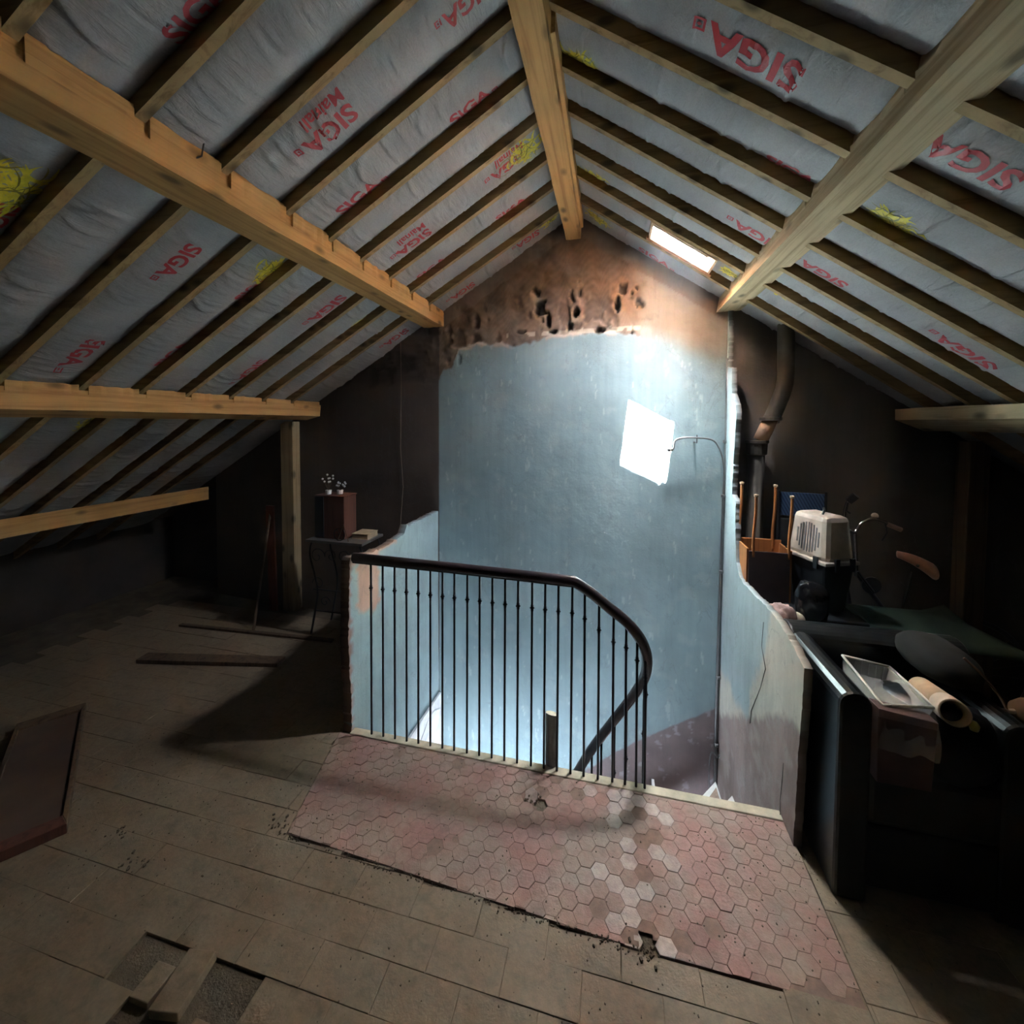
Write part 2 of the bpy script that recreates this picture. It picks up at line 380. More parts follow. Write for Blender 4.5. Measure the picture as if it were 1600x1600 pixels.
# small framed plus emblem printed after the word
def emblem():
    V, F = [], []
    def q(x0, y0, x1, y1): n = len(V); V.extend([(x0, y0, 0), (x1, y0, 0), (x1, y1, 0), (x0, y1, 0)]); F.append([n, n + 1, n + 2, n + 3])
    for a in ((0, 0, .36, .07), (0, .29, .36, .36), (0, .07, .07, .29), (.29, .07, .36, .29), (.15, .13, .21, .23), (.11, .16, .25, .20)): q(*a)
    return np.array(V), F
T_EMB = emblem()
def print_text(side, ps, pa, small=False, faint=False):
    P, A = onroof(*ps, side, .03), onroof(*pa, side, .03); b = findbay(side, (P[1] + A[1]) / 2)
    if b is None: return
    k = math.sqrt(1 + (SL if side < 0 else SR) ** 2)
    along = np.sign(A[0] - P[0]); L = abs(A[0] - P[0])
    tw = T_SIGA[0][:, 0].max(); sc_x = L / (tw * .76); sc_y = sc_x * k * .92
    # reading direction along X = 'along'; seen from below, the top of the letters points
    upy = (1 if along < 0 else -1) if side < 0 else (1 if along < 0 else -1)
    yc = (P[1] + A[1]) / 2
    me = []
    def put(T, x0, yb, fx, fy):
        V, F = T; X = P[0] + along * (V[:, 0] * fx + x0) - along * .12 * tw * sc_x; Y = yc + upy * (V[:, 1] * fy + yb)
        me.append((np.stack([X, Y, np.zeros(len(X))], 1), F))
    put(T_SIGA, 0, -.36 * sc_y, sc_x, sc_y)
    put(T_EMB, tw * sc_x * 1.04, -.36 * sc_y, sc_x * .8, sc_y * .8)
    if small: put(T_MAIN, 0, -.36 * sc_y - .62 * sc_y, sc_x * .62, sc_y * .62)
    bm = bmesh.new()
    for V, F in me:
        vs = [bm.verts.new(v) for v in V]
        for f in F:
            try: bm.faces.new([vs[i] for i in f])
            except ValueError: pass
    r = conform(bm, side, b); bm.free()
    if r: o = mk('printed_lettering', r[0], r[1], RED, b[3]); o['label'] = 'red printed lettering SIGA' + (' with smaller word below' if small else '')
for a in ((-1, (272, 55), (345, -5)), (-1, (757, -15), (702, 27)), (-1, (545, 178), (490, 228), True), (-1, (712, 187), (757, 148)), (-1, (537, 330), (582, 290)),
          (-1, (665, 363), (630, 395), True), (-1, (815, 243), (775, 275), True), (-1, (782, 343), (815, 312)), (-1, (658, 433), (692, 408)), (-1, (737, 445), (710, 465)),
          (-1, (838, 364), (812, 385)), (-1, (302, 390), (260, 425)), (-1, (377, 467), (410, 440)), (-1, (150, 535), (110, 567)), (-1, (252, 570), (288, 543)),
          (-1, (530, 467), (495, 498)), (-1, (408, 567), (378, 592)), (-1, (632, 517), (607, 537)), (-1, (545, 523), (572, 503)), (-1, (15, 330), (-25, 370)),
          (1, (1235, 113), (1120, 70)), (1, (1570, 280), (1462, 228)), (1, (1203, 257), (1265, 283)), (1, (1310, 445), (1260, 412)), (1, (1210, 384), (1155, 353)),
          (1, (1535, 568), (1475, 530)), (1, (1378, 548), (1435, 575)), (1, (1003, 392), (1040, 412))):
    print_text(*a)
def splash(side, pc, size, seed, n=46):
    c = onroof(*pc, side, .03); b = findbay(side, c[1])
    if b is None: return
    r = random.Random(seed)
    for mat, nm, cnt, wd in ((YEL, 'yellow_brush_marks', n, .0065), (YELD, 'olive_brush_marks', n // 3, .003)):
        V, F = [], []
        for i in range(cnt):
            a = r.uniform(0, 2 * math.pi); L = size * r.uniform(.25, .6); ox, oy = (r.gauss(0, size * .22) for _ in range(2)); oy *= .75
            cx, cy = c[0] + ox, c[1] + oy; dx, dy = math.cos(a) * L / 2, math.sin(a) * L / 2; nx, ny = -math.sin(a) * wd, math.cos(a) * wd; m = 7
            for k in range(m + 1):
                t = k / m * 2 - 1; q = (1 - .8 * abs(t)); k2 = .25 * L * t * t
                x, y = cx + dx * t + nx / wd * k2 * .6, cy + dy * t + ny / wd * k2 * .6
                V += [(x + nx * q, y + ny * q, 0), (x - nx * q, y - ny * q, 0)]
                if k: F.append((len(V) - 4, len(V) - 3, len(V) - 1, len(V) - 2))
        V = np.array(V); ok = (V[:, 1] > b[0] + .002) & (V[:, 1] < b[1] - .002)
        F = [f for f in F if all(ok[list(f)])]
        a = np.abs(V[:, 0] - AX); V[:, 2] = AZ + b[2](a, V[:, 1]) - (SL if side < 0 else SR) * a - (.003 if mat is YEL else .004)
        if F:
            o = mk(nm, V, F, mat, b[3]); o['kind'] = 'stuff'
for i, a in enumerate(((-1, (18, 292), .20), (-1, (420, 425), .15), (-1, (818, 238), .20), (-1, (566, 506), .13), (1, (905, 97), .13), (1, (930, 278), .13), (1, (934, 341), .13),
          (-1, (858, 345), .12), (1, (1395, 345), .13), (1, (1137, 424), .09), (1, (1222, 457), .12), (-1, (140, 662), .15))): splash(*a, 50 + i)

# roof window in the right slope: deep lining boards rising to an outer kerb
KT = .30; mx = (SKX0 + SKX1) / 2
def kerb(y0b, y0t, y1b, y1t, xa, xb, t0, t1):
    return [(x, y, roofz(x, t)) for x in (xa, xb) for y, t in ((y0b, t0), (y1b, t0), (y0t, t1), (y1t, t1))], QF
win = mk('window_1', *join(kerb(SKY0 - .05, SKY0 - .13, SKY0 - .03, SKY0 - .105, SKX0 - .06, SKX1 + .06, .10, KT), kerb(SKY1 + .02, SKY1 + .02, SKY1 + .05, SKY1 + .05, SKX0 - .06, SKX1 + .06, .10, KT),
    kerb(SKY0 - .03, SKY0 - .105, SKY1 + .02, SKY1 + .02, SKX0 - .05, SKX0 - .02, .10, KT), kerb(SKY0 - .03, SKY0 - .105, SKY1 + .02, SKY1 + .02, SKX1 + .02, SKX1 + .05, .10, KT)), GREYT)
win['kind'] = 'structure'
v, f = kerb(SKY0 - .014, SKY0 - .089, SKY0, SKY0 - .075, SKX0 - .012, SKX1 + .012, 0, KT); mk('lining_board', v, f, SKYW, win)
v, f = kerb(SKY1, SKY1, SKY1 + .014, SKY1 + .014, SKX0 - .012, SKX1 + .012, .0, KT); mk('lining_board', v, f, SKYW, win)
for x0, x1 in ((SKX0 - .012, SKX0), (SKX1, SKX1 + .012)):
    v, f = kerb(SKY0, SKY0 - .075, SKY1, SKY1, x0, x1, 0, KT); mk('lining_board', v, f, SKYW, win)
Lx = SKX1 - SKX0 + .05; v, f = obox((mx, SKY1 + .032, roofz(mx, .006)), (Lx, 0, -SR * Lx), (0, .036, 0), (0, 0, .014)); mk('sill_board', v, f, ORNW, win)
portal('portal_window', (mx, (SKY0 - .075 + SKY1) / 2, roofz(mx, KT + .005)), (SKX1 - SKX0) * 1.22, SKY1 - SKY0 + .10, (-SR, 0, -1))

# purlins and ridge beam
def beam(name, poly, y0, mat, label, seed, yend=None):
    r = np.random.default_rng(seed); N = 90; n = len(poly); V, F = [], []
    cx = np.mean([p[0] for p in poly])
    for i in range(N + 1):
        for k, (x, z) in enumerate(poly):
            ye = gy(x) + .04 if yend is None else yend; y = y0 + (ye - y0) * i / N
            j = .0035 * (vnoise(np.array([i * .35 + seed]), np.array([k * 3.3]), seed, 3)[0] - .5) * 2
            V.append((x + j, y, z + j))
    for i in range(N):
        for k in range(n): F.append((i * n + k, i * n + (k + 1) % n, (i + 1) * n + (k + 1) % n, (i + 1) * n + k))
    F += [tuple(range(n)), tuple(N * n + k for k in range(n))]
    return tag(mk(name, V, F, mat, origin=(cx, y0, min(p[1] for p in poly))), label, 'beam', 'purlins carrying the rafters' if name == 'purlin' else None)
ridge = beam('ridge_beam', [(-.355, 3.21), (-.242, 3.205), (-.236, 3.39), (-.36, 3.37)], YB, PINE, 'pale pine ridge beam along the top of the roof', 1)
plu = beam('purlin', [(-1.575, 2.610), (-1.40, 2.612), (-1.40, 2.745), (-1.575, 2.62)], YB, PINE, 'orange-lit pine purlin crossing the upper left roof slope', 2)
pru = beam('purlin', [(.705, 2.575), (.855, 2.578), (.875, 2.60), (.727, 2.70)], YB, PINEG, 'pale knotty purlin crossing the upper right roof slope', 3)
pll = beam('purlin', [(-2.82, 1.815), (-2.67, 1.852), (-2.66, 1.955), (-2.80, 1.87)], YB, PINE, 'long pine purlin level with the eye on the left slope, ending above the wooden post', 4)
plo = beam('purlin', [(-4.14, 1.0), (-4.0, 1.0), (-4.0, 1.13), (-4.14, 1.06)], YB, PINE, 'lowest left purlin, dim and partly hidden in the eaves', 5, 3.40)
prl = beam('purlin', [(1.75, 1.825), (1.90, 1.76), (1.93, 1.80), (1.75, 1.895)], YB, PINEG, 'short visible purlin low on the right slope at the picture edge', 6)
# rough packing strip between the rafters on top of the purlins
def packers(bm_obj, X, Ys, w, hgt, mat, sgn):
    for i in range(len(Ys) - 1):
        if Ys[i + 1] < .2: continue
        y0, y1 = Ys[i] + RW + .006, Ys[i + 1] - .004; r = random.Random(int(y0 * 999)); N = 9; V, F = [], []
        for k in range(N + 1):
            y = y0 + (y1 - y0) * k / N; j = r.uniform(0, .007)
            z = roofz(X, 0); V += [(X - sgn * .02, y, z - .02), (X + sgn * (w + j * .5), y, z - hgt), (X + sgn * (w + j), y, roofz(X + sgn * w, .012 + j)), (X - sgn * .02, y, z + .02)]
            if k:
                b = len(V) - 8; F += [(b + q, b + (q + 1) % 4, b + 4 + (q + 1) % 4, b + 4 + q) for q in range(4)]
        F += [(0, 1, 2, 3), tuple(len(V) - 4 + q for q in range(4))]
        mk('packing_strip', V, F, mat, bm_obj)
packers(plu, -1.40, LY + [3.3], .008, .045, PINE, 1)
packers(pru, .727, RY + [3.15], .008, .045, PINEG, -1)
packers(pll, -2.665, LY + [3.38], .006, .03, PINE, 1)
def beam2(y0, y1, poly, mat, par, nm):
    V = [(x, y, z) for y in (y0, y1) for x, z in poly]; n = len(poly)
    F = [tuple(range(n)), tuple(range(n, 2 * n))] + [(k, (k + 1) % n, n + (k + 1) % n, n + k) for k in range(n)]
    return mk(nm, V, F, mat, par, bevel=.002)
beam2(YB, 1.45, [(-.243, 3.30), (-.226, 3.30), (-.226, 3.385), (-.243, 3.385)], PINE, ridge, 'side_batten')
beam2(1.6, 3.2, [(-.24, 3.255), (-.222, 3.26), (-.222, 3.37), (-.24, 3.385)], PINE, ridge, 'side_batten')
hk = onx(314, 225, -1.392)
tag(mk('bent_nail', *tube([hk + np.array([.002, 0, .03]), hk + np.array([.012, 0, .0]), hk + np.array([.008, -.005, -.045]), hk + np.array([.0, -.02, -.06])], .0028, 6), IRON), 'bent black nail hanging from the upper left purlin', 'nail')

# ================================================================== GABLE WALL (wall_back)
def poly_z(pts, X):  # piecewise linear
    p = sorted(pts); return np.interp(X, [q[0] for q in p], [q[1] for q in p])
def gpt(x, y): p = gab(x, y); return (p[0], p[2])
blue_top = [gpt(*q) for q in ((684, 598), (692, 575), (706, 572), (716, 548), (745, 540), (770, 538), (800, 541), (822, 531), (850, 528), (880, 525), (900, 521), (960, 519), (1000, 520), (1030, 522), (1080, 545), (1140, 560))]
dado = [gpt(900, 1213), gpt(960, 1175), gpt(1040, 1140), gpt(1118, 1106)]
xs = np.concatenate([np.arange(-4.0, -1.6, .03), np.arange(-1.6, .95, .0105), np.arange(.95, 3.3, .03)])
zs = np.concatenate([np.arange(-2.5, -.9, .03), np.arange(-.9, 3.42, .0115)])
XX, ZZ = np.meshgrid(xs, zs, indexing='ij')
n1 = vnoise(XX * 9 + 50, ZZ * 9 + 50, 1, 5); n2 = vnoise(XX * 2.2 + 50, ZZ * 2.2 + 50, 2, 5); n3 = vnoise(XX * 28 + 80, ZZ * 28 + 80, 3, 3)
def C(*c): return np.array(c)
col = np.zeros(XX.shape + (3,))
blue = C(.24, .325, .345)[None, None] * (.82 + .36 * n2[..., None]); blue2 = C(.36, .42, .42)
col[:] = blue + (blue2 - blue) * (sstep(.62, .75, n1) * .25)[..., None]
scr = sstep(.77, .80, vnoise(XX * 40 + 9 + 6 * ZZ, ZZ * 9 + 9, 9, 3)) ; col += (C(.55, .60, .62) - col) * (scr * .35)[..., None]
bt = poly_z(blue_top, XX) + (n1 - .5) * .10 + (n3 - .5) * .02
comb = .5 + .5 * np.sin((XX * .9 + ZZ * .5 + .10 * np.sin(XX * 14) + .08 * n2) * 230)
brown = C(.235, .165, .125)[None, None] * (.55 + .9 * n1[..., None]) * (.86 + .14 * comb[..., None]); grey = C(.30, .27, .235)[None, None] * (.85 + .3 * n2[..., None])
rmask = sstep(.05, .30, XX + .2 * (n1 - .5))[..., None]; up = brown * (1 - rmask) + grey * rmask
um = sstep(-.012, .012, ZZ - bt)[..., None]; um = np.where(XX[..., None] > .2, sstep(-.10, .10, ZZ - bt)[..., None], um)
col = col * (1 - um) + up * um
rim = (sstep(-.045, -.01, ZZ - bt) * (1 - sstep(-.01, .012, ZZ - bt)) * sstep(.5, .6, n1) * (XX < .2))[..., None]; col = col * (1 - rim) + C(.50, .40, .32) * rim
# ledge of light mortar under the holes
lz = gpt(930, 516)[1]; led = ((np.abs(ZZ - lz - .012 * (n1 - .5) * 4) < .018) & (XX > gpt(790, 520)[0]) & (XX < gpt(1000, 520)[0]) & (n1 > .42))[..., None]
col = np.where(led, C(.46, .40, .32), col)
# roof-edge mortar strip
rz = np.where(XX < AX, AZ - SL * (AX - XX), AZ - SR * (XX - AX)); st = ((rz - ZZ) < .10 + .02 * (n1 - .5))[..., None] & (XX > -1.5)[..., None] & (XX < .9)[..., None]
col = np.where(st, C(.25, .20, .165) * (.85 + .3 * n2[..., None]), col)
dd = poly_z(dado, XX); slope_ext = np.where(XX < dado[0][0], dado[0][1] + (XX - dado[0][0]) * .62, dd); dm = sstep(-.008, .008, slope_ext + (n1 - .5) * .03 - ZZ)[..., None]
dcol = C(.20, .155, .155)[None, None] * (.75 + .5 * n1[..., None]); flk = sstep(.70, .74, vnoise(XX * 20, ZZ * 20, 13, 3))[..., None]; dcol = dcol * (1 - flk * .5) + C(.42, .42, .44) * flk * .5
col = col * (1 - dm) + dcol * dm
# left of the removed partition: dark brown plaster; right of the other: smoky
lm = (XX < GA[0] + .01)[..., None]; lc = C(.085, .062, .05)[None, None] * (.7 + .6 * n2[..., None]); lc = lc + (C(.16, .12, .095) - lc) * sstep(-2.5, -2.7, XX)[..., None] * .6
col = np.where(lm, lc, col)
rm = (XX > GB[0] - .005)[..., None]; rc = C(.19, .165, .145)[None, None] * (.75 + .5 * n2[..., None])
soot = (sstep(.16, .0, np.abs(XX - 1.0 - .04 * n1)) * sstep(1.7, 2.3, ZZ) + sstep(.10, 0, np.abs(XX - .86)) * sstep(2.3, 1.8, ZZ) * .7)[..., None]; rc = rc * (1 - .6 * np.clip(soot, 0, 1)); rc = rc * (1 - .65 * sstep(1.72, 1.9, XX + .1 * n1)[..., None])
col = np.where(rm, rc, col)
flake = sstep(.52, .56, vnoise(XX * 11 + 4, ZZ * 6 + 4, 31, 4)) * um[..., 0] * (XX < .15) * sstep(.42, .12, ZZ - lz); col = col * (1 - .35 * flake[..., None])
dep = flake * .014 + (n2 - .5) * .012 + (n1 - .5) * .004 * (1 + 2 * um[..., 0]) + um[..., 0] * (XX < .3) * .010 + um[..., 0] * (n1 - .5) * .03 * (XX < .3)
for (hx, hy, rx, rz_, dp) in ((845, 478, .045, .075, .10), (838, 455, .025, .05, .06), (855, 500, .03, .07, .05), (901, 489, .035, .045, .10), (895, 465, .018, .06, .05), (907, 455, .012, .08, .04), (890, 512, .025, .05, .05),
                            (968, 474, .032, .055, .09), (974, 450, .016, .045, .05), (990, 455, .02, .03, .04), (1000, 472, .015, .03, .04), (815, 520, .05, .014, .06), (862, 519, .05, .013, .06), (935, 516, .06, .012, .06), (990, 520, .02, .012, .04), (700, 520, .03, .09, .03), (745, 505, .02, .06, .03), (720, 560, .02, .05, .02)):
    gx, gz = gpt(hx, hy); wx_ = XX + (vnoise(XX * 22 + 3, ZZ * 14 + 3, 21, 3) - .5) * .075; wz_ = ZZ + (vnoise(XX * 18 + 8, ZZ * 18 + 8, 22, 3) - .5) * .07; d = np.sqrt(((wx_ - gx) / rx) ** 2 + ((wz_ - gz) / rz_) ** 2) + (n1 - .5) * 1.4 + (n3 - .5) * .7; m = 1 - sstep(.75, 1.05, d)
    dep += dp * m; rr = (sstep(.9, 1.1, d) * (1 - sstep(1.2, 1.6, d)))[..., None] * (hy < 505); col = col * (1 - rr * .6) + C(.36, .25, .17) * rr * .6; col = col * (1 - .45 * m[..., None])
gd = GB - GA; gn = np.array([-gd[1], gd[0]]) / np.hypot(*gd)
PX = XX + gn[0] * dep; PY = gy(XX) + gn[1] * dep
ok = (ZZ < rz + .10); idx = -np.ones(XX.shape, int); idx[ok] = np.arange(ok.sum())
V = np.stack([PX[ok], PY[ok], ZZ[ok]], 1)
q = ok[:-1, :-1] & ok[1:, :-1] & ok[:-1, 1:] & ok[1:, 1:]
F = np.stack([idx[:-1, :-1][q], idx[1:, :-1][q], idx[1:, 1:][q], idx[:-1, 1:][q]], 1)
me = bpy.data.meshes.new('wall_back'); me.vertices.add(len(V)); me.vertices.foreach_set('co', V.ravel())
me.loops.add(F.size); me.loops.foreach_set('vertex_index', F.ravel().astype(np.int32)); me.polygons.add(len(F)); me.polygons.foreach_set('loop_start', np.arange(0, F.size, 4, dtype=np.int32)); me.update(calc_edges=True)
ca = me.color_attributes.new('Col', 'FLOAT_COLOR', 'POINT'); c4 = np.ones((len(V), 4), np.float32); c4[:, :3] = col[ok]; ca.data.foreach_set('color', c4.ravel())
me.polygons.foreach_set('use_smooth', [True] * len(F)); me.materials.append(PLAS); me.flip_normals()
wb = bpy.data.objects.new('wall_back', me); COL.objects.link(wb); wb['kind'] = 'structure'
# masonry behind the plaster
box('masonry_core', -4.0, 3.3, 3.62, 3.8, -2.6, 3.4, DARKW, wb, bevel=0)

# ================================================================== PARTITIONS (broken plaster side walls of the stairwell)
def panel(name, outline, X, thick, colfun, jag=.008, seed=0, parent=None):
    r = random.Random(seed); out = []
    n = len(outline)
    for i in range(n):
        a, b = np.array(outline[i][:2]), np.array(outline[(i + 1) % n][:2]); j = outline[i][2] if len(outline[i]) > 2 else 0
        L = np.hypot(*(b - a)); m = max(1, int(L / .018))
        for k in range(m):
            p = a + (b - a) * k / m
            if k: p = p + np.array([r.uniform(-1, 1), r.uniform(-1, 1)]) * j * jag * .5
            out.append(p)
    m = len(out); O = np.array(out); y0, z0 = O.min(0); y1, z1 = O.max(0); pts = [Vector(p) for p in out]
    gxs = np.arange(y0, y1, .03); gzs = np.arange(z0, z1, .03)
    for a in gxs:
        for b in gzs: pts.append(Vector((a + r.uniform(-.008, .008), b + r.uniform(-.008, .008))))
    v, e, f, *_ = delaunay_2d_cdt(pts, [(i, (i + 1) % m) for i in range(m)], [list(range(m))], 2, 1e-5)
    vv = np.array([p[:] for p in v]); n_ = len(vv); nz = (vnoise(vv[:, 0] * 3 + 7, vv[:, 1] * 3 + 7, seed, 4) - .5) * .012
    V = [(X + nz[i], vv[i, 0], vv[i, 1]) for i in range(n_)] + [(X + thick + nz[i], vv[i, 0], vv[i, 1]) for i in range(n_)]
    ec = {}
    for t in f:
        for a, b in zip(t, list(t[1:]) + [t[0]]): ec[frozenset((a, b))] = ec.get(frozenset((a, b)), 0) + 1
    F = [tuple(t) for t in f] + [tuple(i + n_ for i in t) for t in f]
    for k_, c_ in ec.items():
        if c_ == 1: a, b = tuple(k_); F.append((a, b, b + n_, a + n_))
    cf, cb = colfun(vv[:, 0], vv[:, 1], 0), colfun(vv[:, 0], vv[:, 1], 1)
    return mk(name, V, F, PLAS, parent, origin=(X, y0, z0), cols=np.concatenate([cf, cb]))
def colL(y, z, side):
    n = vnoise(y * 10 + 3, z * 10 + 3, 4, 4)[:, None]; b = np.tile(C(.31, .41, .43), (len(y), 1)) * (.9 + .2 * n)
    if side == 0: return np.tile(C(.10, .07, .055), (len(y), 1)) * (.7 + .6 * n)
    pe = ((sstep(.20, .03, np.abs(y - 2.28 + .15 * (n[:, 0] - .5))) * sstep(.62, .74, z + .1 * n[:, 0])) > .45)[:, None] | ((z > .96) & (y < 2.6) & (n[:, 0] > .4))[:, None]
    b = np.where(pe, C(.52, .34, .25), b)
    st = ((z + .69) < (y - 2.65) * 0.0 + (y - 2.62) * .62)[:, None] & (y > 2.6)[:, None]
    edge = (y < 2.085)[:, None]; b = np.where(edge, C(.30, .19, .15), b); return b
pl = panel('wall_left', [(2.075, -2.5), (3.4, -2.5), (3.4, 1.03, 1), (3.1, 1.03, 1), (2.80, 1.028, 1), (2.76, 1.05, 1), (2.72, .995, 1), (2.45, .975, 1), (2.33, .985, 1), (2.09, 1.02, 1), (2.075, .98, 1.2), (2.06, .6, 1.2), (2.08, .2, 1)], -1.50, .054, colL, .012, 3)
pl['kind'] = 'structure'
def colR(y, z, side):
    n = vnoise(y * 7 + 3, z * 2.2 + 3, 6, 5)[:, None]; n2_ = vnoise(y * 16, z * 16, 8, 4)[:, None]
    if side == 1: return np.tile(C(.16, .13, .11), (len(y), 1)) * (.7 + .6 * n)
    b = np.tile(C(.43, .52, .54), (len(y), 1)) * (.9 + .2 * n)  # pale plaster, its tones lifted to stand in for bounce from the sun patch
    beige = np.tile(C(.62, .58, .50), (len(y), 1)) * (.8 + .4 * n)
    lim = np.where(y > 2.55, .02, np.interp(y, [2.2, 2.35, 2.55], [1.0, .62, .30])) + (n[:, 0] - .5) * .35
    m = sstep(.05, -.05, z - lim)[:, None]; m = np.maximum(m, sstep(2.28, 2.2, y + (n[:, 0] - .5) * .12)[:, None] * .9); b = b * (1 - m) + beige * m
    dz = np.interp(y, [1.9, 2.05, 2.4, 3.2], [.53, .50, .24, -.30]) + (n2_[:, 0] - .5) * .05
    br = np.tile(C(.34, .26, .24), (len(y), 1)) * (.6 + .8 * n); ww = (n2_ > .58); br = np.where(ww, C(.40, .33, .31), br)
    m = sstep(.012, -.012, z - dz)[:, None]; b = b * (1 - m) + br * m; return b
pr_ = panel('wall_right', [(3.3, -2.5), (1.93, -2.5), (1.945, .05, .6), (1.93, .4, .6), (1.905, .74, 1), (1.90, .80, 1), (2.0, .838, 1), (2.18, .868, 1), (2.40, .868, 1), (2.55, .85, 1), (2.72, .84, 1), (2.80, .86, 1), (2.865, .92, 1), (2.885, 1.0, 1), (2.90, 1.15, 1), (2.915, 1.3, 1), (3.0, 1.33, 1), (2.985, 1.5, 1), (2.93, 1.85, .6), (2.95, 1.92, .6), (3.05, 2.0, .6), (3.07, 2.17, 1), (3.16, 2.19, 1), (3.17, 2.6, 0), (3.3, 2.6, 0)], .78, .032, colR, .011, 5)
pr_['kind'] = 'structure'
def crack(name, pts, mat=None):
    return mk(name, *tube(pts, [.0008 + .0022 * random.random() for _ in pts], 5), mat or DARKW, pr_)
crack('crack', [onx(x, y, .778) for x, y in ((1193, 972), (1190, 1010), (1196, 1045), (1188, 1075), (1174, 1110), (1172, 1130))])
crack('crack', [onx(x, y, .778) for x, y in ((1224, 1192), (1222, 1220), (1219, 1250), (1219, 1275))])
# white stair string on the left partition
def sidepoly(name, px, X, dx, mat, **k):
    P = [onx(a, b, X) for a, b in px]; v, f = prism(P, (dx, 0, 0)); return mk(name, v, f, mat, **k)

# outer shell
def wallbox(name, *a):
    o = box(name, *a, DARKW, bevel=0); o['kind'] = 'structure'; return o
wallbox('wall_left', -5.05, -4.95, YB, 3.9, -.05, .75)
wallbox('wall_right', 3.2, 3.3, YB, 3.8, -.05, 1.1)
v, f = prism([(-5.0, YB, -.05), (3.25, YB, -.05), (3.25, YB, roofz(3.25) + .08), (AX, YB, AZ + .08), (-5.0, YB, roofz(-5.) + .08)], (0, -.1, 0))
wf = mk('wall_front', v, f, plain('limewashed_wall', (.30, .27, .24), .9, sc=4)); wf['kind'] = 'structure'
wallbox('wall_back', -5.0, -3.98, 3.75, 3.85, -.05, 1.4)

# ================================================================== FLOOR
WX0, WX1, WY0 = -1.446, .78, 2.105       # stairwell opening
rects = [(-5.0, WX0 - .05, YB, 3.8), (WX0 - .05, WX1 + .05, YB, WY0), (WX1 + .05, 3.25, YB, 3.8)]
wh_ = plain('lower_hall_plaster', (.30, .33, .34), .9, sc=4)
o = box('floor', -1.6, .95, 1.9, 3.8, -2.6, -2.5, wh_, bevel=0); o['kind'] = 'structure'
for a_, b_, nm_ in ((-1.64, -1.6, 'wall_left'), (.93, .97, 'wall_right')): o = box(nm_, a_, b_, 1.9, 3.62, -2.6, -.165, wh_, bevel=0); o['kind'] = 'structure'
o = mk('wall_front', *join(bx(-1.6, -.8, 1.95, WY0 - .03, -2.5, -.17), bx(-.1, .95, 1.95, WY0 - .03, -2.5, -.17), bx(-.8, -.1, 1.95, WY0 - .03, -2.5, -1.85), bx(-.8, -.1, 1.95, WY0 - .03, -1.45, -.17)), wh_); o['kind'] = 'structure'
w2 = mk('added_hall_window', *join(bx(-.8, -.1, 1.97, 2.0, -1.85, -1.82), bx(-.8, -.1, 1.97, 2.0, -1.48, -1.45), bx(-.8, -.77, 1.97, 2.0, -1.82, -1.48), bx(-.13, -.1, 1.97, 2.0, -1.82, -1.48), bx(-.465, -.435, 1.97, 2.0, -1.82, -1.48)), WHITE); w2['kind'] = 'structure'  # added window, out of view, to brighten the lower part of the blue wall
portal('portal_hall', (-.45, 1.95, -1.65), .7, .4, (0, 1, 0))
fl = mk('floor', *join(*[bx(a, b, c, d, -.16, -.012) for a, b, c, d in rects]), DUST, origin=(0, 0, 0)); fl['kind'] = 'structure'
def share(name, me, loc, rot=(0, 0, 0), parent=fl):
    o = bpy.data.objects.new(name, me); COL.objects.link(o); o.parent = parent; o.location = loc; o.rotation_euler = rot; return o
def pmesh(name, V, F, mat):
    me = bpy.data.meshes.new(name); me.from_pydata(V, [], F); me.materials.append(mat); return me
HR = .038
def clip(poly, p, n):  # keep the side where (q-p).n >= 0
    out = []
    for i in range(len(poly)):
        a, b = poly[i], poly[(i + 1) % len(poly)]; da = (a[0] - p[0]) * n[0] + (a[1] - p[1]) * n[1]; db = (b[0] - p[0]) * n[0] + (b[1] - p[1]) * n[1]
        if da >= 0: out.append(a)
        if da * db < 0: t = da / (da - db); out.append((a[0] + (b[0] - a[0]) * t, a[1] + (b[1] - a[1]) * t))
    return out
def tilemesh(name, poly, mat, g=.0005, bev=.0012, th=.014):
    c = np.mean(poly, 0); m = len(poly); V, F = [], []
    def shr(p, d): v = np.array(p) - c; L = np.hypot(*v); return c + v * max(.3, 1 - d / L)
    for d, z in ((g, -th), (g, -.0010), (g + bev, 0)):
        for p in poly: q = shr(p, d * 1.15); V.append((q[0], q[1], z))
    for i in range(2):
        for k in range(m): F.append((i * m + k, i * m + (k + 1) % m, i * m + m + (k + 1) % m, i * m + m + k))
    F.append(tuple(range(2 * m, 3 * m))); return pmesh(name, V, F, mat)
def area(p): return abs(sum(p[i][0] * p[(i + 1) % len(p)][1] - p[(i + 1) % len(p)][0] * p[i][1] for i in range(len(p)))) / 2 if len(p) > 2 else 0
hexpoly = [(HR * math.cos(k * math.pi / 3), HR * math.sin(k * math.pi / 3)) for k in range(6)]
hA, hB = tilemesh('hexagonal_tile', hexpoly, HEXM), tilemesh('hexagonal_tile', hexpoly, HEXW)
FL = [(-1.50, 1.49), (-1.30, 1.482), (.12, 1.425), (.80, 1.43)]       # front edge of the hexagonal paving
FRN = lambda X: np.interp(X, [p[0] for p in FL], [p[1] for p in FL])
hexes = []; missing = [onz(833, 1243)[:2], onz(845, 1256)[:2], onz(1010, 1472)[:2], onz(436, 1288)[:2]]
nx = 0; x = -1.56
